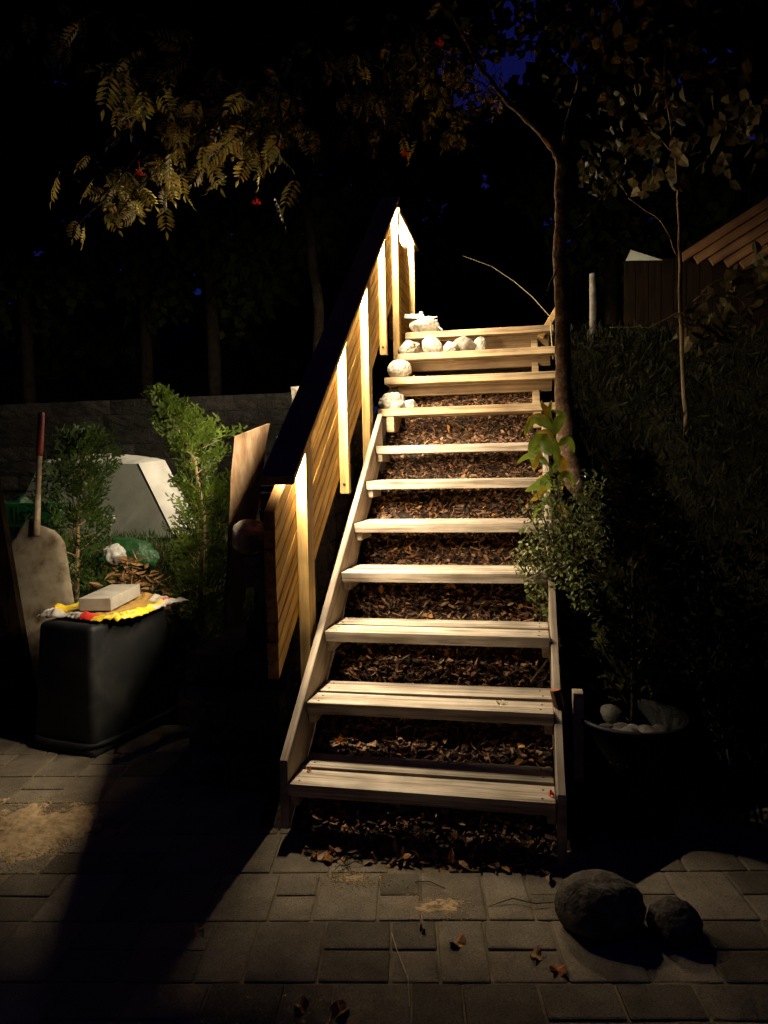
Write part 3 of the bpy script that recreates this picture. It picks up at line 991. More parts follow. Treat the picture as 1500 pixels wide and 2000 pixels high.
# board leaning against the stepped wall
p0, p1 = at(457, 852, 1.5), at(521, 827, 1.75)
p3, p2 = at(440, 1150, 1.32), at(475, 1150, 1.55)
p3 = p0 + (p3 - p0) * ((p0.z + 0.03) / (p0.z - p3.z))
p2 = p1 + (p2 - p1) * ((p1.z + 0.03) / (p1.z - p2.z))
mb = MB()
nseg = 14
L_, R_ = [], []
rr = random.Random(6)
for k in range(nseg + 1):
    t = k / nseg
    e = rr.uniform(-0.006, 0.006)
    L_.append(p0.lerp(p3, t) + Vector((e, 0, 0)))
    R_.append(p1.lerp(p2, t) + Vector((rr.uniform(-0.006, 0.006), 0, 0)))
off = Vector((0.012, 0.016, 0))
n0 = nseg + 1
vs = L_ + R_ + [p_ + off for p_ in L_] + [p_ + off for p_ in R_]
fs = []
for k in range(nseg):
    fs += [(k, k + 1, n0 + k + 1, n0 + k), (2 * n0 + k, 3 * n0 + k, 3 * n0 + k + 1, 2 * n0 + k + 1), (k, 2 * n0 + k, 2 * n0 + k + 1, k + 1), (n0 + k, n0 + k + 1, 3 * n0 + k + 1, 3 * n0 + k)]
fs += [(0, n0, 3 * n0, 2 * n0), (n0 - 1, 3 * n0 - 1, 4 * n0 - 1, 2 * n0 - 1)]
mb.add(vs, fs)
tag(mk('rough_board', mb, 'mottled_board'), 'rough sawn board leaning upright left of the handrail end', 'board')

# pale tub behind the conifers
pt = thing('pale_tub', 'big pale plastic tub lying upside down behind the two conifers', 'tub')
A, B = at(78, 903, 2.75), at(266, 906, 2.75)
Cc, D = at(338, 1050, 2.72), at(10, 1050, 2.72)
back = Vector((0.06, 0.42, 0.0))
dA, dB = Vector((0.03, 0.36, 0.03)), Vector((0.08, 0.32, 0.03))
mb = MB(); mb.face([A, B, Cc, D]); mb.face([Cc + back, D + back, A + dA, B + dB]); mb.face([D, Cc, Cc + back, D + back])
mk('front_panel', mb, 'grey_panel', pt)
mb = MB()
NV = 10
rows = []
for j in range(NV + 1):
    t = j / NV
    rows.append([(B + Vector((0.012, 0.012, 0.006)) ).lerp(B + dB, u).lerp((Cc + Vector((0.012, 0.012, 0))).lerp(Cc + back, u), t) for u in (0, 0.25, 0.5, 0.75, 1)])
mb.add([p_ for r_ in rows for p_ in r_], [(j * 5 + i, (j + 1) * 5 + i, (j + 1) * 5 + i + 1, j * 5 + i + 1) for j in range(NV) for i in range(4)])
mk('end_panel', mb, 'white_plastic', pt, True)
mb = MB()
NU, NV = 40, 10
vs = []
for j in range(NV + 1):
    for i in range(NU + 1):
        u, v = i / NU, j / NV
        p_ = A.lerp(B, u).lerp((A + dA).lerp(B + dB, u), v)
        b2 = abs(math.sin(math.pi * v)) ** 0.5 * 0.05 * abs(math.sin(math.pi * u)) ** 0.35
        vs.append(p_ + Vector((0, 0, b2 * (0.6 + 0.8 * abs(noise.noise(Vector((u * 9, v * 3, 2))))) + 0.03 * math.sin(u * math.pi) * v)))
mb.add(vs, [(j * (NU + 1) + i, j * (NU + 1) + i + 1, (j + 1) * (NU + 1) + i + 1, (j + 1) * (NU + 1) + i) for j in range(NV) for i in range(NU)])
mk('crumpled_top', mb, 'white_plastic', pt, True)

# green sacks
def gsack(px, py, Y, s, seed, label, text=None, tz=None):
    P = at(px, py, Y)
    me = blob(s[0] / 2, s[1] / 2, s[2] / 2, seed, 0.42, 2.2, 5, 0.2, 0.8)
    o = link('green_sack', me, 'green_sack')
    o.location = P if tz is None else (P.x, Y, tz)
    tag(o, label, 'sack', 'green plastic sacks')
    return o
g1 = gsack(15, 1040, 2.6, (0.76, 0.42, 0.6), 51, 'green plastic sack with dark lettering behind the shovel')
gsack(245, 1092, 2.4, (0.66, 0.4, 0.36), 53, 'green plastic sack at the foot of the pale tub')
gsack(70, 1140, 2.2, (0.9, 0.5, 0.5), 55, 'lower green plastic sack under the first conifer')
cu = bpy.data.curves.new('lettering', 'FONT')
cu.body = 'list'
cu.size = 0.185
cu.extrude = 0.001
tob = bpy.data.objects.new('lettering_tmp', cu)
C.objects.link(tob)
bpy.context.view_layer.update()
dg = bpy.context.evaluated_depsgraph_get()
tm = bpy.data.meshes.new_from_object(tob.evaluated_get(dg))
bpy.data.objects.remove(tob)
lo_ = link('lettering', tm, 'ink')
P = at(10, 1022, 2.36)
bpy.context.view_layer.update()
near = [g1.matrix_world @ v.co for v in g1.data.vertices]
yf = min(q_.y for q_ in near if abs(q_.x - P.x - 0.16) < 0.24 and abs(q_.z - P.z - 0.06) < 0.1)
P.y = yf - 0.012
bmesh_ = boxmesh(0.52, 0.012, 0.19, 0.004, 1)
bo = link('printed_band', bmesh_, 'green_band')
bo.location = (P.x + 0.19, yf - 0.002, P.z + 0.06)
bo.rotation_euler = (rad(-6), 0, rad(-2))
bpy.context.view_layer.update()
bo.parent = g1
bo.matrix_parent_inverse = g1.matrix_world.inverted()
lo_.matrix_world = Matrix.Translation(P) @ Matrix.Rotation(rad(-2), 4, 'Z') @ Matrix.Rotation(rad(84), 4, 'X') @ Matrix.Rotation(rad(2), 4, 'Z')
mw = lo_.matrix_world.copy()
bpy.context.view_layer.update()
lo_.parent = g1
lo_.matrix_parent_inverse = g1.matrix_world.inverted()
# small white plastic clip and pale crumpled bag
cl = thing('white_clip', 'small white plastic clip in front of the pale tub', 'clip', None, at(205, 1012, 2.2))
mb = MB(); mb.box((0, 0, 0.012), (0.15, 0.03, 0.022), Euler((0, 0.05, 0))); mb.box((0.005, -0.018, 0.012), (0.07, 0.012, 0.008))
mk('bar', mb, 'white_plastic', cl)
mb = MB(); mb.tube([(0.03, 0, 0.004), (0.03, 0, -0.05)], [0.016, 0.02], 8)
mk('foot', mb, 'white_plastic', cl)
mb = MB(); mb.tube([(0.03, 0, -0.05), (0.03, 0.02, -0.75)], [0.012, 0.012], 8)
mk('stake', mb, 'twig', cl)
P = at(222, 1082, 1.72)
me = blob(0.075, 0.07, 0.08, 61, 0.35, 2.6, 4, 0.0, 0.7)
o = link('crumpled_bag', me, 'white_plastic'); o.location = P
tag(o, 'crumpled white bag between the two conifers behind the tub', 'bag')
# heap of dead twigs and leaves that carries it
r = random.Random(77)
mb = MB()
Pc = at(250, 1120, 1.75)
for _ in range(520):
    a, rr_ = r.uniform(0, 6.28), abs(r.gauss(0, 0.22))
    x, y = Pc.x + math.cos(a) * rr_ * 1.5, Pc.y + math.sin(a) * rr_
    h = max(0.02, (Pc.z + 0.06) * math.exp(-(rr_ / 0.4) ** 2))
    z = h * r.uniform(0.55, 1.05)
    d = rv(r); d.z = abs(d.z) * 0.4
    k = r.uniform(0.5, 1.3)
    mb.leaf((x, y, z), d, rv(r), r.uniform(0.05, 0.11), r.uniform(0.012, 0.035), (k, k * 0.95, k * 0.9), 0.3, r.uniform(-1, 1))
tag(stuff(mk('garden_waste', mb, 'dry_leaf')), 'heap of dead leaves and cuttings between the conifers', 'garden waste')
mb = MB()
def mound(x, y):
    rr_ = math.hypot((x - Pc.x) / 1.5, y - Pc.y)
    ss = lambda t: max(0.0, min(1.0, t)) ** 2 * (3 - 2 * max(0.0, min(1.0, t)))
    bed = 0.97 * ss((y - 1.6) / 1.05) * ss((-0.85 - x) / 0.7)
    z = max((Pc.z + 0.0) * math.exp(-(rr_ / 0.4) ** 2) - 0.06, bed - 0.06)
    return z + 0.05 * noise.noise(Vector((x * 3, y * 3, 6))) * (1 if z > 0.05 else 0)
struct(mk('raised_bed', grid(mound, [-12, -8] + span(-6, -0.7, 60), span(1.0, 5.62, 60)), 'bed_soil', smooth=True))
mb = MB()
r = random.Random(83)
for _ in range(5000):
    x, y = r.uniform(-4.2, -1.1), r.uniform(1.95, 3.2)
    z = mound(x, y)
    c_ = r.uniform(0.4, 1.3)
    mb.leaf((x, y, z - 0.005), rv(r, 0.6) + Vector((0, 0, 1)), rv(r), r.uniform(0.05, 0.11), r.uniform(0.005, 0.009), (c_, c_, c_), 0.1, r.uniform(-1, 1))
tag(stuff(mk('grass', mb, 'thuja_dark')), 'green grass growing on the raised bed before the pale tub', 'grass')

# ================================================================ PLANTS
def spray(mb, p, d, nrm, L, r, col):
    """one flat scaly conifer spray: an axis with side shoots carrying short leaf diamonds"""
    p, d = Vector(p), Vector(d).normalized()
    s = d.cross(Vector(nrm))
    if s.length < 0.02:
        s = d.cross(Vector((1, 0.2, 0.1)))
    s.normalize()
    u = s.cross(d)
    def lens(a, q, wd):
        dd = q - a
        if dd.length < 1e-5:
            return
        t = dd.cross(u)
        if t.length < 1e-6:
            return
        t = t.normalized() * wd
        m = a + dd * 0.5
        mb.face([a, m + t, q, m - t], col)
    n = max(4, int(L / 0.024))
    lens(p, p + d * L, 0.005)
    for k in range(1, n):
        t = k / n
        b0 = p + d * (L * t) - u * (0.15 * L * t * t)
        sl = L * 0.5 * (1 - t) * (0.6 + 0.4 * min(1, t * 4)) + 0.012
        sg = 1 if k % 2 else -1
        dd = (d * 0.72 + s * sg * 0.7 + u * r.uniform(-0.15, 0.15)).normalized()
        e = b0 + dd * sl
        lens(b0, e, 0.0078)
        m = max(1, int(sl / 0.024))
        for q in range(1, m + 1):
            b1 = b0 + dd * (sl * q / (m + 1))
            sg2 = 1 if q % 2 else -1
            d2 = (dd * 0.75 + (s * 0.6 - d * 0.1) * sg2).normalized()
            lens(b1, b1 + d2 * (0.02 + 0.026 * (1 - q / (m + 1))), 0.0072)

def conifer(name, label, path, radii, prof, n, seed, mat, L=(0.1, 0.2), lean=(0, 0, 0), group=None, bright=(0.6, 1.3), tmat='stick'):
    """path: stem points; prof(t): crown radius at height t"""
    r = random.Random(seed)
    t_ = thing(name, label, 'conifer', group, path[0])
    base_ = Vector(path[0])
    mb = MB(); mb.tube([Vector(p) - base_ for p in path], radii, 8)
    mk('trunk', mb, tmat, t_, True)
    fo = MB()
    tw = MB()
    def P(t):
        f = t * (len(path) - 1); i = min(int(f), len(path) - 2)
        return Vector(path[i]).lerp(Vector(path[i + 1]), f - i)
    for k in range(n):
        t = r.random() ** 0.85
        t = 0.06 + 0.94 * t
        a = r.uniform(0, 6.283)
        R_ = prof(t) * r.uniform(0.12, 1.05) * (0.8 + 0.45 * noise.noise(Vector((a * 0.9, t * 5, seed))))
        o0 = P(t * 0.93)
        out = Vector((math.cos(a), math.sin(a), r.uniform(0.35, 1.1)))
        out.normalize()
        tip = o0 + out * R_
        if r.random() < 0.2:
            tw.tube([o0 - base_, o0.lerp(tip, 0.5) - base_ + rv(r, 0.01), tip - base_], [0.004, 0.003, 0.0015], 4, cap=False)
        c_ = r.uniform(*bright)
        dd = (out + Vector((0, 0, 0.5)) + rv(r, 0.45)).normalized()
        spray(fo, tip - base_, dd, rv(r), r.uniform(*L) * (0.45 + 0.55 * (1 - t)), r, (c_, c_, c_ * r.uniform(0.8, 1.1)))
    stuff(mk('twigs', tw, 'stick', t_))
    mk('crown', fo, mat, t_)
    return t_
b2, t2 = at(392, 1160, 1.9), at(300, 768, 1.9)
b2g = Vector((b2.x, b2.y, 0.0))
conifer('young_conifer', 'bright green young conifer with leaning leader left of the railing', [b2g, b2 + Vector((0, 0, 0)), at(398, 1010, 1.88), at(380, 900, 1.9), at(345, 835, 1.9), at(318, 795, 1.9), t2],
        [0.02, 0.017, 0.014, 0.011, 0.007, 0.004, 0.002], lambda t: 0.2 * (0.75 + 0.4 * math.sin(t * 3.1)) * (1 if t < 0.6 else max(0.06, (0.86 - t) / 0.26)), 520, 5, 'thuja_leaf', (0.15, 0.29), group='young conifers in the garden')
b1 = at(150, 1150, 1.75)
conifer('young_conifer', 'darker bushy young conifer behind the shovel and tub', [Vector((b1.x, b1.y, 0)), b1, at(152, 1000, 1.77), at(160, 900, 1.8), at(168, 835, 1.8)],
        [0.02, 0.016, 0.011, 0.006, 0.002], lambda t: 0.27 * (0.8 + 0.35 * math.sin(t * 3.0)) * (1 if t < 0.7 else max(0.1, (1.02 - t) / 0.32)), 560, 8, 'thuja_dark', (0.14, 0.27), group='young conifers in the garden', bright=(0.5, 1.1))

# ---- planter with pebbles and conifer at right
pl = thing('planter', 'large dark round planter right of the stair foot', 'planter', None, (1.31, 0.42, 0))
pl.scale = (0.88, 0.88, 0.97)
prof = [(0.0, 0.005), (0.17, 0.005), (0.178, 0.03), (0.205, 0.33), (0.222, 0.42), (0.232, 0.424), (0.238, 0.44), (0.23, 0.452), (0.215, 0.44), (0.2, 0.33), (0.19, 0.32)]
mb = MB(); n = 40
vs = [(rr_ * math.cos(2 * math.pi * k / n), rr_ * math.sin(2 * math.pi * k / n), z) for rr_, z in prof for k in range(n)]
mb.add(vs, [(i * n + k, i * n + (k + 1) % n, (i + 1) * n + (k + 1) % n, (i + 1) * n + k) for i in range(len(prof) - 1) for k in range(n)])
mk('pot', mb, 'pot_plastic', pl, True)
mb = MB(); mb.tube([(0, 0, 0.3), (0, 0, 0.345)], 0.203, 32)
mk('soil', mb, 'soil', pl)
mb = MB(); mb.tube([Vector((0.236 * math.cos(2 * math.pi * k / 40), 0.236 * math.sin(2 * math.pi * k / 40), 0.443)) for k in range(41)], 0.009, 6, cap=False)
mk('rim', mb, 'black_plastic', pl, True)
r = random.Random(15)
descr = ['pale upright pebble at the left of the planter', 'small oval pebble before the upright pebble', 'flat pebble at the front rim of the planter', 'long pebble along the planter rim', 'round pebble in the middle of the planter', 'pebble at the back of the planter', 'broad pebble right of the planter centre', 'white pebble near the planter right rim', 'grey pebble between the planter pebbles', 'small pebble behind the long rim pebble']
for k, (a, rr_, s) in enumerate(((2.6, 0.12, 0.062), (3.5, 0.14, 0.045), (4.1, 0.16, 0.05), (4.5, 0.165, 0.06), (3.9, 0.08, 0.05), (2.0, 0.1, 0.04), (5.2, 0.14, 0.06), (5.6, 0.16, 0.055), (4.7, 0.08, 0.05), (4.35, 0.12, 0.04))):
    me = blob(s, s * 0.8, s * (0.62 if k else 1.1), 70 + k, 0.12, 1.4, 3, 0.0, 0.1)
    o = link('pebble', me, 'pebble')
    o.location = (1.31 + 0.74 * rr_ * math.cos(a), 0.42 + 0.74 * rr_ * math.sin(a), 0.352 + s * 0.62)
    o.rotation_euler = (0, 0, r.uniform(0, 6))
    tag(o, descr[k], 'pebble', 'pebbles in the planter')
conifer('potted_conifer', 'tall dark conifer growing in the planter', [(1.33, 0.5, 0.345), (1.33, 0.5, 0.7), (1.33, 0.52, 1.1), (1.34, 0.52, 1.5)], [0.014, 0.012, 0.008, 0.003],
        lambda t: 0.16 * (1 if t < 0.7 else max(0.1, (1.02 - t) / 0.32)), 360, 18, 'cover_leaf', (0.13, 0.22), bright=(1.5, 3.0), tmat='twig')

# ---- stakes and posts right of the stair
pp = at(1119, 1352, 0.36)
mb = MB(); me = boxmesh(0.042, 0.06, pp.z, 0.003, 1)
o = link('short_post', me, 'stringer_wood'); o.location = (pp.x + 0.02, 0.38, pp.z / 2)
tag(o, 'short square wooden post beside the right stringer', 'post')
e0, e1 = at(1085, 1349, 0.35), at(1103, 1432, 0.34)
st = thing('red_stake', 'red brown stake end propped against the right stringer', 'stake')
mb = MB(); mb.tube([e0, e0.lerp(e1, 0.5), Vector((e1.x + 0.03, e1.y + 0.03, 0.16))], [0.022, 0.021, 0.012], 6)
mk('shaft', mb, 'dark_board', st)
mb = MB(); dd = (e0 - e1).normalized(); mb.tube([e0 + dd * 0.001, e0 + dd * 0.004], 0.021, 6)
mk('end_grain', mb, 'red_wood_end', st)
c0, c1 = at(1097, 1010, 0.95), at(1092, 1245, 0.95)
mb = MB(); mb.tube([c0 + (c0 - c1) * 0.05, c0.lerp(c1, 0.5) + Vector((0.006, 0, 0)), Vector((c1.x, 0.95, 0.3))], [0.009, 0.01, 0.0105], 8)
tag(mk('bamboo_cane', mb, 'stick', smooth=True), 'thin upright cane beside the right stringer among the shrub', 'cane')
for (a, b3, lab) in (((1020, 1135), (1100, 1090), 'pale dry twig poking over the eighth tread from top'), ):
    A_, B_ = at(*a, 0.8), at(*b3, 0.95)
    mb = MB(); mb.tube([A_, A_.lerp(B_, 0.5) + Vector((0, 0, -0.012)), B_], [0.002, 0.003, 0.004], 5)
    tag(mk('dry_twig', mb, 'straw'), lab, 'twig')
A_, B_ = at(1036, 1331, 0.62), at(1072, 1285, 0.7)
mb = MB(); mb.tube([A_, B_], [0.004, 0.003], 5)
tag(mk('dry_twig', mb, 'straw'), 'straight dry twig leaning by the stringer above the second tread', 'twig')

# ---- small-leaved shrub spilling over the right stringer
def shrub(name, label, starts, seed, n_leaf, mat, Ls=(0.016, 0.028), cat='shrub', tags=0.0):
    r = random.Random(seed)
    t_ = thing(name, label, cat, None, starts[0][0])
    o0 = Vector(starts[0][0])
    st_, fo = MB(), MB()
    for (a, b_) in starts:
        a, b_ = Vector(a) - o0, Vector(b_) - o0
        path = [a]
        for k in range(1, 9):
            t = k / 8
            path.append(a.lerp(b_, t) + Vector((0, 0, 0.28 * math.sin(math.pi * t) * (b_ - a).length * 0.5)) + rv(r, 0.012))
        st_.tube(path, [0.006 - 0.0045 * k / 8 for k in range(9)], 5)
        for k in range(n_leaf):
            f = r.uniform(0.15, 1) * 8
            i = min(7, int(f))
            p = path[i].lerp(path[i + 1], f - i) + rv(r, 0.045)
            c_ = r.uniform(0.5, 1.25)
            fo.leaf(p, rv(r) + Vector((0, 0, 0.2)), rv(r) + Vector((0, 0, 0.8)), r.uniform(*Ls), r.uniform(*Ls) * 0.55, (c_, c_, c_), 0.15)
            if r.random() < 0.25:
                st_.tube([path[i], p], [0.002, 0.001], 4, cap=False)
    mk('stems', st_, 'twig', t_)
    mk('leaves', fo, mat, t_)
    return t_
r = random.Random(21)
starts = []
for k in range(46):
    px, py, Y = r.uniform(1050, 1190), r.uniform(930, 1290), r.uniform(0.72, 1.15)
    e = at(px, py, Y)
    bx = Vector((r.uniform(1.12, 1.42), r.uniform(0.95, 1.35), 0))
    bx.z = bank_z(bx.x, bx.y)
    if e.x < 1.06 and k % 3:
        continue
    starts.append((bx, e))
for (px, py) in ((1075, 905), (1085, 930), (1070, 960), (1088, 985), (1060, 1010), (1078, 1040), (1050, 1075), (1082, 1110), (1068, 1150), (1085, 1200), (1110, 1010), (1125, 960), (1140, 1040), (1012, 1090), (1022, 1060), (1005, 1098), (1030, 1030), (1040, 1150), (1025, 985), (1045, 960)):
    starts.append((Vector((1.16, 1.15, bank_z(1.16, 1.15))), at(px, py, 0.86)))
shrub('cotoneaster_shrub', 'small leaved shrub spilling over the right stringer', starts, 33, 150, 'shrub_leaf', Ls=(0.018, 0.034))

# ---- dark ground cover on the bank
r = random.Random(44)
mb = MB()
for _ in range(9000):
    x, y = 1.1 + abs(r.gauss(0, 0.9)), r.uniform(1.0, 4.8)
    z = bank_z(x, y)
    d = rv(r) + Vector((0, -0.2, 0.9))
    c_ = r.uniform(0.4, 1.1)
    mb.leaf((x, y, z + r.uniform(0, 0.12)), d, rv(r), r.uniform(0.04, 0.12), r.uniform(0.006, 0.02), (c_, c_, c_), 0.1, r.uniform(-1, 1))
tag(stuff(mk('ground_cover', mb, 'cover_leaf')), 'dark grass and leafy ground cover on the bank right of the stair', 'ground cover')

# ---- dense shrub added right of the planter to shade the right-hand paving
r = random.Random(58)
starts = []
for k in range(85):
    b0 = Vector((r.uniform(1.62, 2.6), r.uniform(0.32, 1.0), 0.0))
    starts.append((b0, b0 + Vector((r.uniform(-0.3, 0.35), r.uniform(-0.3, 0.25), r.uniform(0.5, 1.15)))))
shrub('added_shade_shrub', 'dense dark shrub added right of the planter to shade the paving', starts, 59, 95, 'cover_leaf', Ls=(0.035, 0.06))

# ---- broad-leaved plant
bp_ = thing('broad_leaved_plant', 'broad leaved plant with yellowing leaves hanging over the right of the steps', 'plant', None, (1.12, 1.22, bank_z(1.12, 1.22)))
o0 = bp_.location
stem_top = at(1082, 850, 1.05)
mb = MB()
mb.tube([Vector((0, 0, -0.02)), Vector((0.0, -0.06, (stem_top.z - o0.z) * 0.5)), stem_top - o0], [0.006, 0.005, 0.003], 6)
mb.tube([Vector((0, 0, 0)), Vector((-0.02, -0.09, 0.25)), at(1075, 960, 1.0) - o0], [0.005, 0.004, 0.002], 6)
mk('stem', mb, 'twig', bp_)
def bigleaf(pts, W, mat, parent, o0, col=(1, 1, 1)):
    pts = [Vector(p) - o0 for p in pts]
    n = 12
    mb = MB()
    def Pt(t):
        f = t * (len(pts) - 1); i = min(int(f), len(pts) - 2)
        a = pts[max(i - 1, 0)]; b = pts[i]; c = pts[i + 1]; d = pts[min(i + 2, len(pts) - 1)]
        q = f - i
        return 0.5 * ((2 * b) + (c - a) * q + (2 * a - 5 * b + 4 * c - d) * q * q + (3 * b - a - 3 * c + d) * q ** 3)
    rows = []
    for k in range(n + 1):
        t = k / n
        p = Pt(t)
        d = (Pt(min(1, t + 0.02)) - Pt(max(0, t - 0.02))).normalized()
        s = d.cross(CF)
        s = (s + Vector((0, 0.35, 0))).normalized()
        wd = W * 0.62 * math.sin(math.pi * min(1, t ** 0.8)) ** 0.8
        nn_ = s.cross(d)
        rows.append([p - s * wd + nn_ * wd * 0.3, p - s * wd * 0.5 + nn_ * wd * 0.1, p, p + s * wd * 0.5 + nn_ * wd * 0.1, p + s * wd + nn_ * wd * 0.3])
    mb.add([q for r_ in rows for q in r_], [(j * 5 + i, j * 5 + i + 1, (j + 1) * 5 + i + 1, (j + 1) * 5 + i) for j in range(n) for i in range(4)], col)
    return mk('leaf', mb, mat, parent, True)
Y = 1.0
for (pts, W, mat) in (
    (((1085, 840), (1062, 822), (1040, 822), (1024, 850)), 0.05, 'big_leaf'),
    (((1080, 850), (1090, 825), (1098, 812), (1082, 800)), 0.045, 'big_leaf'),
    (((1078, 890), (1058, 862), (1045, 880), (1044, 915)), 0.07, 'big_leaf'),
    (((1072, 910), (1050, 893), (1030, 892), (1008, 906)), 0.032, 'big_leaf'),
    (((1092, 955), (1070, 945), (1050, 950), (1025, 960)), 0.05, 'big_leaf'),
    (((1085, 925), (1088, 895), (1086, 870), (1083, 855)), 0.03, 'big_leaf'),
    (((1092, 890), (1102, 905), (1098, 930), (1098, 958)), 0.04, 'yellow_leaf'),
    (((1072, 818), (1066, 800), (1060, 790), (1058, 782)), 0.024, 'yellow_leaf'),
    (((1056, 880), (1050, 900), (1046, 912), (1043, 920)), 0.026, 'yellow_leaf'),
    (((1070, 955), (1055, 965), (1045, 975), (1035, 978)), 0.03, 'yellow_leaf'),
    (((1068, 815), (1045, 812), (1032, 825), (1026, 858)), 0.014, 'yellow_leaf'),
    (((1090, 870), (1108, 858), (1118, 868), (1122, 885)), 0.035, 'big_leaf'),
    (((1085, 905), (1075, 925), (1060, 935), (1046, 938)), 0.024, 'big_leaf'),
    (((1088, 935), (1105, 925), (1116, 935), (1120, 955)), 0.03, 'big_leaf'),
    (((1082, 860), (1070, 845), (1055, 845), (1040, 858)), 0.022, 'yellow_leaf'),
    (((1080, 975), (1060, 985), (1048, 1000), (1040, 1018)), 0.026, 'big_leaf'),
    (((1088, 985), (1100, 995), (1104, 1010), (1103, 1030)), 0.026, 'yellow_leaf'),
    (((1080, 830), (1072, 810), (1074, 795), (1078, 780)), 0.02, 'big_leaf'),
    (((1078, 880), (1064, 876), (1048, 868), (1036, 872)), 0.018, 'big_leaf'),
):
    bigleaf([at(px, py, Y + (0.03 * k - 0.04)) for k, (px, py) in enumerate(pts)], W, mat, bp_, o0)

# ---- slim tree beside the upper flight
def tree_tube(mb, pts, r0, r1, r, n=10, wob=0.006, steps=5, r_pow=1.0):
    path = []
    for i in range(len(pts) - 1):
        for k in range(steps):
            path.append(Vector(pts[i]).lerp(Vector(pts[i + 1]), k / steps) + rv(r, wob))
    path.append(Vector(pts[-1]))
    m = len(path) - 1
    mb.tube(path, [r0 + (r1 - r0) * (k / m) ** r_pow for k in range(m + 1)], n)
    return path
r = random.Random(51)
ty = 1.62
tr = thing('slim_tree', 'slim forked tree with mottled bark beside the upper treads', 'tree', None, (1.17, ty, bank_z(1.17, ty) - 0.03))
o0 = tr.location.copy()
mb = MB()
pts = [o0, at(1122, 940, ty), at(1106, 860, ty), at(1100, 740, ty), at(1097, 600, ty), at(1093, 500, ty), at(1096, 400, ty), at(1095, 305, ty)]
pth = [Vector(p) - o0 for p in pts]
rd = [0.095, 0.075, 0.055, 0.044, 0.04, 0.036, 0.033, 0.031]
full, rr_ = [], []
for i in range(len(pth) - 1):
    for k in range(5):
        full.append(pth[i].lerp(pth[i + 1], k / 5) + rv(r, 0.005))
        rr_.append(rd[i] + (rd[i + 1] - rd[i]) * k / 5)
mb.tube(full + [pth[-1]], rr_ + [rd[-1]], 12)
mk('trunk', mb, 'slim_bark', tr, True)
mb = MB()
fork = at(1095, 308, ty)
for pts, r0, r1 in (([fork, at(1070, 275, ty), at(1030, 232, ty + 0.05), at(985, 190, ty + 0.1), at(930, 120, ty + 0.2), at(880, 20, ty + 0.2)], 0.024, 0.008),
                    ([fork, at(1110, 240, ty), at(1135, 150, ty + 0.1), at(1150, 30, ty + 0.2), at(1170, -120, ty + 0.3)], 0.024, 0.01),
                    ([at(1096, 460, ty), at(1120, 455, ty), at(1160, 410, ty), at(1195, 360, ty), at(1240, 300, ty)], 0.009, 0.004),
                    ([at(1100, 520, ty), at(1078, 545, ty - 0.05), at(1066, 580, ty - 0.08)], 0.006, 0.003)):
    tree_tube(mb, [Vector(p) - o0 for p in pts], r0, r1, r, 8, 0.006, 4)
mk('branch', mb, 'slim_bark', tr, True)
def leaf_cloud(n, seed, cen, rad_, L, W, density=None, dark=(0.5, 1.2)):
    r = random.Random(seed)
    mb = MB()
    for _ in range(n):
        while True:
            q = rv(r)
            if q.length < 1:
                break
        k = r.choice(range(len(cen)))
        c_, rr_ = Vector(cen[k]), rad_[k] if isinstance(rad_, list) else rad_
        if not isinstance(rr_, (tuple, list)):
            rr_ = (rr_, rr_, rr_)
        p = c_ + Vector((q.x * rr_[0], q.y * rr_[1], q.z * rr_[2]))
        c2 = r.uniform(*dark)
        mb.leaf(p, rv(r) - Vector((0, 0, 0.4)), rv(r), r.uniform(*L), r.uniform(*W), (c2, c2 * r.uniform(0.85, 1.0), c2), 0.1, r.uniform(-1, 1))
    return mb
cen = [at(1150, 120, 1.9), at(1240, 250, 1.9), at(1090, 60, 1.8), at(920, 70, 2.0), at(870, 150, 2.2), at(1260, 60, 2.2), at(1180, 330, 1.8)]
mb = leaf_cloud(420, 61, [c_ - o0 for c_ in cen], [0.28, 0.3, 0.3, 0.3, 0.26, 0.35, 0.16], (0.05, 0.085), (0.03, 0.05))
mk('crown', mb, 'slim_leaf', tr)

# ---- sapling with broad leaves further right
sy = 2.6
r = random.Random(71)
g0 = at(1335, 700, sy)
sp = thing('sapling', 'thin sapling with broad autumn leaves at the right', 'tree', None, (g0.x + 0.02, sy, bank_z(g0.x, sy) - 0.02))
o0 = sp.location.copy()
mb = MB(); tree_tube(mb, [Vector((0, 0, 0)), at(1333, 690, sy) - o0, at(1328, 520, sy) - o0, at(1326, 360, sy) - o0, at(1312, 260, sy) - o0, at(1300, 180, sy) - o0, at(1296, 40, sy) - o0], 0.016, 0.006, r, 8, 0.006, 4)
mk('trunk', mb, 'sapling_bark', sp, True)
mb = MB()
for pts in ([(1326, 380), (1360, 330), (1420, 280), (1480, 240)], [(1312, 260), (1350, 180), (1400, 120)], [(1320, 300), (1270, 250), (1230, 200)], [(1326, 500), (1290, 430), (1230, 390), (1190, 330)], [(1330, 620), (1380, 560), (1440, 530)], [(1400, 575), (1265, 640), (1190, 640)]):
    tree_tube(mb, [at(*q, sy) - o0 for q in pts], 0.006, 0.002, r, 6, 0.008, 4)
mk('branch', mb, 'sapling_bark', sp, True)
cen = [(1370, 210, 0.35), (1440, 260, 0.3), (1240, 200, 0.3), (1320, 90, 0.35), (1420, 100, 0.4), (1470, 180, 0.3), (1280, 320, 0.2), (1400, 600, 0.22), (1470, 560, 0.2), (1210, 70, 0.3), (1380, 640, 0.14)]
mb = leaf_cloud(300, 73, [at(a, b, sy) - o0 for a, b, c_ in cen], [c_ for a, b, c_ in cen], (0.08, 0.14), (0.06, 0.1))
mk('crown', mb, 'hazel_leaf', sp)

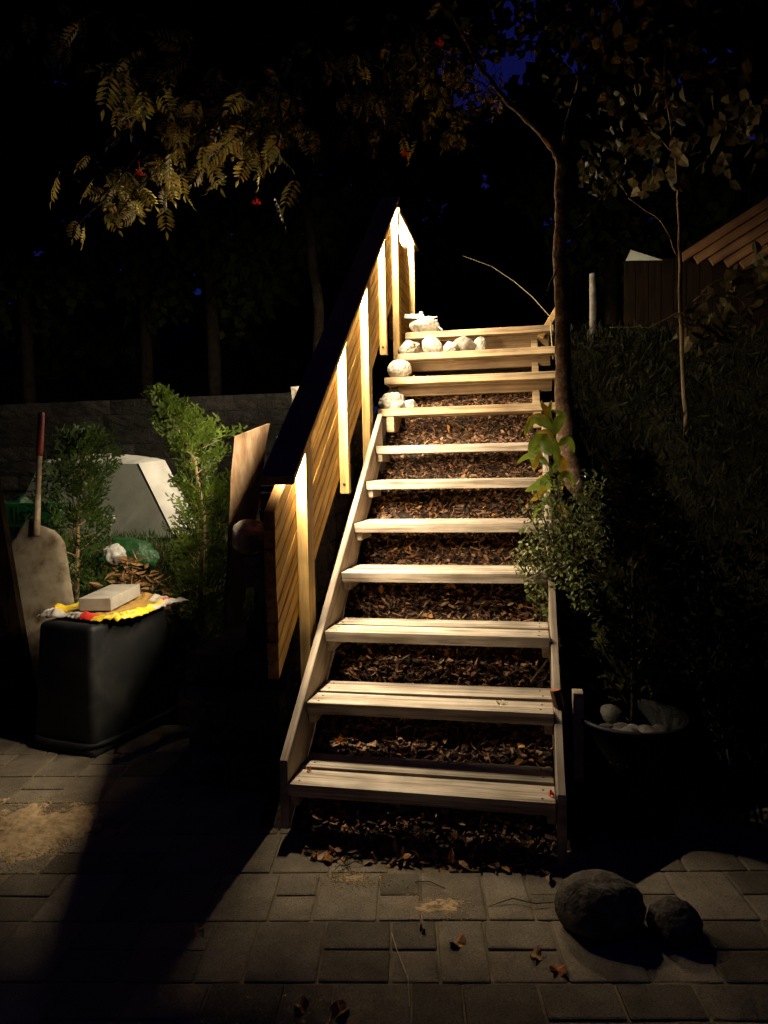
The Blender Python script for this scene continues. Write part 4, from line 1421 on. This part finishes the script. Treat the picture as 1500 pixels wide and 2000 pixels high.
# ---- pale post and grass stem by the landing, yellow offcut
p0 = at(1158, 535, 3.4); p1 = at(1158, 640, 3.4)
mb = MB(); mb.tube([Vector((p0.x, p0.y, 2.0)), p0.lerp(p1, 0.5) + Vector((0.004, 0, 0)), p0], [0.032, 0.031, 0.028], 10)
tag(mk('pale_post', mb, 'pale_bark', smooth=True), 'pale barked stump of a post behind the slim tree', 'post')
mb = MB(); pts = [at(1074, 618, 2.9), at(1040, 580, 2.9), at(1005, 550, 2.88), at(960, 520, 2.85), at(905, 500, 2.8)]
base_ = Vector((pts[0].x + 0.02, 2.9, 2.2))
mb.tube([base_] + pts, [0.004, 0.0035, 0.003, 0.0026, 0.002, 0.0012], 5)
tag(mk('grass_stalk', mb, 'straw'), 'long dry grass stalk arching over the stair head', 'grass stalk')
a_, b_ = at(1070, 634, 3.2), at(1092, 598, 3.25)
mb = MB(); dirv = (b_ - a_).normalized(); mid = (a_ - dirv * 0.12).lerp(b_ + dirv * 0.1, 0.5)
xa = dirv; za = xa.cross(Vector((0, 1, 0))).normalized(); ya = za.cross(xa)
Rm = Matrix((xa, ya, za)).transposed()
me = boxmesh((b_ - a_).length + 0.22, 0.022, 0.045, 0.002, 1)
o = link('wood_offcut', me, 'post_wood'); o.location = mid; o.rotation_euler = Rm.to_euler()
tag(o, 'yellow wooden board end slanting up at the right of the landing', 'board')

# ---- fallen leaves on the paving
def fallen(px, py, seed, label, size=0.06, mat='dry_leaf', z=0.012, col=(1, 1, 1), P=None):
    r = random.Random(seed)
    mb = MB()
    n = 18
    pts = []
    for k in range(n):
        a = 2 * math.pi * k / n
        rr_ = size / 2 * (0.72 + 0.28 * abs(math.cos(2.5 * a))) * r.uniform(0.85, 1.1)
        x, y = rr_ * math.cos(a) * 1.2, rr_ * math.sin(a) * 0.85
        pts.append((x, y, 0.012 * math.sin(a * 2 + seed) + 0.35 * abs(y) * (0.3 + 0.7 * r.random()) + 0.004))
    mb.add([(0, 0, 0.002)] + pts, [(0, 1 + k, 1 + (k + 1) % n) for k in range(n)], col)
    mb.tube([(size * 0.5, 0, 0.004), (size * 0.75, 0.01, 0.008), (size * 0.95, 0.012, 0.004)], 0.0012, 4)
    q = P if P is not None else atz(px, py, z)
    o = mk('fallen_leaf', mb, mat)
    o.location = (q[0], q[1], q[2] if P is not None else z)
    o.rotation_euler = (0.15 * r.uniform(-1, 1), 0.15 * r.uniform(-1, 1), r.uniform(0, 6))
    return tag(o, label, 'leaf', 'fallen leaves')
fallen(893, 1842, 1, 'curled brown leaf on the paver nearest below the sand smear', 0.055, col=(1.3, 1.1, 0.9))
fallen(1047, 1866, 2, 'curled brown leaf on the pavers before the right stringer', 0.045)
fallen(1090, 1897, 3, 'orange brown leaf lying on a paver joint before the boulder', 0.05, col=(1.5, 0.95, 0.6))
fallen(589, 1966, 4, 'tan leaf at the bottom of the picture left of centre', 0.045, col=(1.1, 1, 0.9))
fallen(664, 1977, 5, 'yellow brown lobed leaf at the very bottom of the picture', 0.055, col=(1.2, 1.05, 0.5))
fallen(390, 1818, 6, 'dim tan leaf on the shaded pavers left of the light edge', 0.045)
fallen(825, 1818, 7, 'tiny reddish scrap in the joint under the sand smear', 0.025, col=(0.8, 0.35, 0.25))
fallen(618, 1672, 8, 'curled leaf pile beside the lowest tread left corner', 0.06, col=(1.3, 1.15, 0.8))
fallen(638, 1680, 9, 'dry leaf right of the curled leaf pile', 0.05, col=(1.1, 0.9, 0.6))
fallen(0, 0, 10, 'bright orange leaf on the mulch under the second tread', 0.045, 'orange_leaf_flat', P=tuple(at(668, 1448, 0.40)))
fallen(0, 0, 11, 'curled brown leaf on the left end of the lowest tread', 0.026, col=(1.2, 0.7, 0.4), P=(0.045, TY[0] + 0.13, TZ[0] + 0.001))
fallen(0, 0, 12, 'tiny red leaf at the right end of the lowest tread', 0.022, 'red_berry', P=(0.985, TY[0] + 0.05, TZ[0] + 0.002))
fallen(0, 0, 13, 'pale bark scrap lying on the second tread toward its right end', 0.034, 'straw', P=(0.79, TY[1] + 0.085, TZ[1] + 0.002))
fallen(0, 0, 14, 'yellow leaf beside the round stone on the third tread from top', 0.045, 'yellow_leaf', P=(0.145, TY[8] + 0.09, TZ[8] + 0.004))
A_, B_ = atz(765, 1822, 0.01), atz(800, 1966, 0.01)
mb = MB(); mb.tube([A_, A_.lerp(B_, 0.3) + Vector((0.0, 0, 0.012)), A_.lerp(B_, 0.7) + Vector((0.012, 0, 0.014)), B_], 0.0013, 5)
tag(mk('straw', mb, 'straw'), 'long dry straw lying across the pavers at bottom centre', 'straw')
c_ = atz(677, 1690, 0.015)
mb = MB()
for a in (0.3, 1.6, 2.6, 4.0, 5.3):
    mb.tube([c_, c_ + Vector((math.cos(a) * 0.03, math.sin(a) * 0.03, 0.012)), c_ + Vector((math.cos(a) * 0.062, math.sin(a) * 0.062, -0.002))], [0.0025, 0.002, 0.001], 5)
tag(mk('dry_twig', mb, 'twig'), 'star shaped dry twig on the pavers before the lowest tread', 'twig')
A_, B_ = atz(810, 1722, 0.012), atz(870, 1735, 0.012)
mb = MB(); mb.tube([A_, A_.lerp(B_, 0.5) + Vector((0, 0.01, 0.006)), B_], [0.0014, 0.002, 0.0012], 5)
tag(mk('dry_twig', mb, 'twig'), 'thin dark twig beside the small sand smear', 'twig')
A_, B_ = atz(955, 1770, 0.012), atz(1085, 1762, 0.02)
mb = MB(); mb.tube([A_, A_.lerp(B_, 0.35) + Vector((0, 0.02, 0.01)), A_.lerp(B_, 0.7) + Vector((0, -0.01, 0.006)), B_], [0.001, 0.002, 0.002, 0.001], 5)
tag(mk('dry_twig', mb, 'twig'), 'wispy twig on the pavers before the right stringer', 'twig')

# ================================================================ ROWAN
def rowan_leaf(mb, p, d, nrm, L, r, col):
    p, d = Vector(p), Vector(d).normalized()
    s = d.cross(Vector(nrm)); s.normalize()
    u = s.cross(d)
    n = 6
    mb.tube([p, p + d * L * 0.5 - u * L * 0.02, p + d * L - u * L * 0.12], [0.0014, 0.001, 0.0006], 4, (col[0] * 0.8, col[1] * 0.7, col[2]), cap=False)
    for k in range(n):
        t = 0.25 + 0.7 * k / n
        b0 = p + d * L * t - u * L * 0.12 * t * t
        ll = L * 0.3 * (0.75 + 0.5 * math.sin(math.pi * (k + 0.7) / n))
        for sg in (-1, 1):
            dd = d * 0.5 + s * sg * 0.85 - u * 0.18 + rv(r, 0.08)
            c_ = tuple(x * r.uniform(0.8, 1.15) for x in col)
            mb.leaf(b0, dd, u + rv(r, 0.15), ll, ll * 0.27, c_, 0.15, 0.6)
    mb.leaf(p + d * L * 0.97 - u * L * 0.11, d - u * 0.2, u, L * 0.3, L * 0.1, col, 0.15, 0.6)

rw = thing('rowan_tree', 'rowan tree with feathery leaves and red berries hanging over the garden', 'tree', None, (-1.55, 5.95, 2.3))
o0 = rw.location.copy()
r = random.Random(91)
mb = MB(); tree_tube(mb, [Vector((0, 0, 0)), Vector((0.05, -0.1, 1.0)), Vector((0.0, -0.3, 2.2)), Vector((-0.1, -0.6, 3.4))], 0.075, 0.045, r, 10, 0.015, 5)
mk('trunk', mb, 'dark_bark', rw, True)
limbs = []
ends = [(300, 340, 1.5), (190, 390, 1.7), (200, 130, 0.7), (290, 190, 1.0), (470, 265, 1.2), (540, 285, 1.25), (500, 330, 1.5), (230, 420, 1.9), (150, 440, 1.9), (700, 150, 2.8), (800, 220, 3.2), (860, 60, 3.0), (60, 60, 2.2), (930, 250, 3.8), (980, 120, 3.2), (1000, 200, 3.4)]
mbb = MB(); lf = MB(); berr = MB()
for (px, py, Y_) in ends:
    e = at(px, py, Y_) - o0
    s0 = Vector((-0.05, -0.45, 2.8 + r.uniform(-0.9, 0.5)))
    m1 = s0.lerp(e, 0.45) + Vector((0, 0, 0.45))
    m2 = s0.lerp(e, 0.8) + Vector((0, 0, 0.3))
    path = tree_tube(mbb, [s0, m1, m2, e], 0.02, 0.004, r, 6, 0.02, 4)
    for k in range(24):
        f = r.uniform(0.4, 1.0) * (len(path) - 1)
        i = min(int(f), len(path) - 2)
        b0 = path[i].lerp(path[i + 1], f - i)
        q = b0 + rv(r, 0.2)
        mbb.tube([b0, q], [0.0025, 0.0015], 4, cap=False)
        d = rv(r, 0.7) + Vector((0, -0.15, -0.75))
        k2 = r.choice([0.35, 0.6, 0.9, 1.1, 1.3])
        rowan_leaf(lf, q, d, rv(r) + Vector((0.5, -0.6, 0.3)), r.uniform(0.15, 0.22), r, (k2, k2, k2))
mk('branch', mbb, 'dark_bark', rw, True)
mk('crown', lf, 'rowan_leaf', rw)
for (px, py, Y_) in ((252, 243, 2.05), (272, 338, 2.05), (545, 288, 2.4), (790, 300, 3.0), (860, 85, 2.8), (500, 395, 3.0)):
    c_ = at(px, py, Y_) - o0
    mb = MB()
    for k in range(34):
        q = rv(r)
        q = q.normalized() * r.uniform(0.3, 1)
        bm = bmesh.new()
        bmesh.ops.create_icosphere(bm, subdivisions=1, radius=0.0055)
        vs = [v.co + c_ + Vector((q.x * 0.042, q.y * 0.042, q.z * 0.024)) for v in bm.verts]
        mb.add(vs, [tuple(v.index for v in f.verts) for f in bm.faces])
        bm.free()
    mb.tube([c_ + Vector((0, 0, 0.13)), c_], [0.002, 0.002], 4)
    mk('berry_cluster', mb, 'red_berry', rw, True)

# ================================================================ FAR STRUCTURE AT RIGHT
shed = thing('timber_roof', 'brown slatted timber roof rising beyond the sapling at right', 'roof', None, tuple(at(1400, 515, 5.2)))
o0 = shed.location.copy()
a0, a1 = at(1330, 505, 5.2), at(1520, 358, 5.2)
step = at(1400, 545, 5.2) - at(1400, 500, 5.2)
for k in range(6):
    sft = Vector((0.115 * k * 1.15, -0.03 * k, -0.035 * k))
    p_, q_ = a0 + sft, a1 + sft + Vector((0.2, 0, 0))
    xa = (q_ - p_).normalized(); za = xa.cross(Vector((0, 1, 0))).normalized() * -1
    if za.z < 0:
        za = -za
    ya = za.cross(xa)
    me = boxmesh((q_ - p_).length, 0.045, 0.085, 0.004, 1)
    o = link('roof_slat', me, 'roof_wood', shed)
    o.location = (p_ + q_) / 2 - o0
    o.rotation_euler = Matrix((xa, ya, za)).transposed().to_euler()
pq = a1 + Vector((0.3, 0.06, 0))
mb = MB(); mb.box((pq.x - o0.x, pq.y - o0.y, (pq.z + 2.2) / 2 - o0.z), (0.09, 0.06, pq.z - 2.2))
mk('roof_post', mb, 'roof_wood', shed)
dw = thing('dark_wall', 'low dark board wall under the slatted roof', 'wall', None, (3.0, 5.3, 2.4))
tl = at(1218, 511, 5.3)
zt = tl.z
k = 0
x = tl.x
while x < 6:
    me = boxmesh(0.118, 0.025, zt - 2.3, 0.003, 1) if k == 0 else me
    o = link('wall_board', me, 'black_board', dw)
    o.location = (x + 0.06 - 3.0, 0, (zt + 2.3) / 2 - 2.4)
    x += 0.122
    k += 1
P = at(1225, 505, 5.25)
mb = MB()
tri = [at(1232, 488, 5.28), at(1295, 508, 5.28), at(1222, 509, 5.28)]
vs = tri + [p_ + Vector((0.02, 0.18, 0.01)) for p_ in tri]
mb.add(vs, [(0, 2, 1), (3, 4, 5), (0, 1, 4, 3), (1, 2, 5, 4), (2, 0, 3, 5)])
tag(mk('pale_slab', mb, 'grey_panel'), 'pale wedge shaped slab lying on the dark wall', 'slab')

# ================================================================ WOOD BEHIND
def wood_tree(k, x, y, h, rcx, label, seed, n=4200, low=0.25, big=1.0):
    r = random.Random(seed)
    zb = terr(x, y) - 0.08 if x < 1.2 else bank_z(x, y) - 0.05
    t_ = thing('woodland_tree', label, 'tree', 'dark trees behind the garden', (x, y, zb))
    mb = MB(); tree_tube(mb, [Vector((0, 0, 0)), Vector((r.uniform(-.1, .1), 0, h * 0.35)), Vector((r.uniform(-.2, .2), 0, h * 0.7)), Vector((r.uniform(-.2, .2), 0, h * 0.97))], 0.11, 0.03, r, 8, 0.02, 4)
    mk('trunk', mb, 'dark_bark', t_, True)
    br_, fo = MB(), MB()
    nb = 46
    cl = []
    for b in range(nb):
        t = low + (0.99 - low) * (b + r.random()) / nb
        a = r.uniform(0, 6.283)
        R_ = rcx * (0.55 + 0.45 * math.sin(math.pi * min(1, (t - low) / (1 - low) * 0.9 + 0.1))) * r.uniform(0.5, 1.1)
        s0 = Vector((0, 0, t * h))
        e = s0 + Vector((math.cos(a) * R_, math.sin(a) * R_, r.uniform(-0.2, 0.4)))
        br_.tube([s0, s0.lerp(e, 0.5) + Vector((0, 0, 0.08)), e], [0.025, 0.015, 0.005], 5, cap=False)
        cl.append((s0, e))
    for _ in range(n):
        s0, e = r.choice(cl)
        p = s0.lerp(e, r.uniform(0.25, 1.08)) + Vector((r.gauss(0, 0.24), r.gauss(0, 0.24), r.gauss(0, 0.2)))
        c_ = r.uniform(0.5, 1.2)
        d = (rv(r) - Vector((0, 0, 0.3))).normalized() * r.uniform(0.16, 0.27) * big
        s = d.cross(rv(r))
        s = s.normalized() * r.uniform(0.06, 0.1) * big
        fo.face([p, p + d * 0.45 + s, p + d, p + d * 0.45 - s], (c_, c_, c_))
    mk('branch', br_, 'dark_bark', t_)
    mk('crown', fo, 'wood_leaf', t_)
tl_ = [(-9.2, 9.0, 11, 1.7), (-7.2, 8.2, 10.5, 1.7), (-5.4, 8.8, 11.5, 1.7), (-3.8, 8.0, 11, 1.6), (-2.1, 8.9, 11.5, 1.6), (-1.0, 8.3, 10.5, 1.4), (2.2, 8.6, 11, 1.4), (3.7, 8.0, 11, 1.6), (5.4, 8.8, 11.5, 1.7),
       (-11, 13.5, 13, 2.2), (-8, 13, 14, 2.2), (-5.2, 13.6, 14, 2.2), (-2.6, 13, 14, 2.0), (-1.0, 13.8, 13, 1.8), (3.7, 13.4, 14, 2.0), (6.2, 13.0, 14, 2.2), (1.2, 14.2, 5.6, 2.0)]
pos = ['far left edge', 'left, behind the shovel', 'behind the pale tub', 'behind the retaining wall', 'left of the stair head', 'directly behind the stair head', 'right of the sky gap', 'behind the slatted roof', 'far right edge']
pos2 = ['leftmost of all', 'above the shovel', 'above the pale tub', 'above the rough board', 'above the handrail top', 'behind the slim tree', 'above the slatted roof', 'low one under the sky gap']
for k, (x, y, h, rc) in enumerate(tl_):
    lab = ('dark leafy tree in the nearer row, ' + pos[k]) if k < 9 else 'dark tree in the farther row, ' + pos2[k - 9]
    wood_tree(k, x, y, h, rc, lab, 200 + k, n=7000 if k < 9 else 5200, low=0.04 if k >= 9 else 0.16, big=1.0 if k < 9 else 1.7)
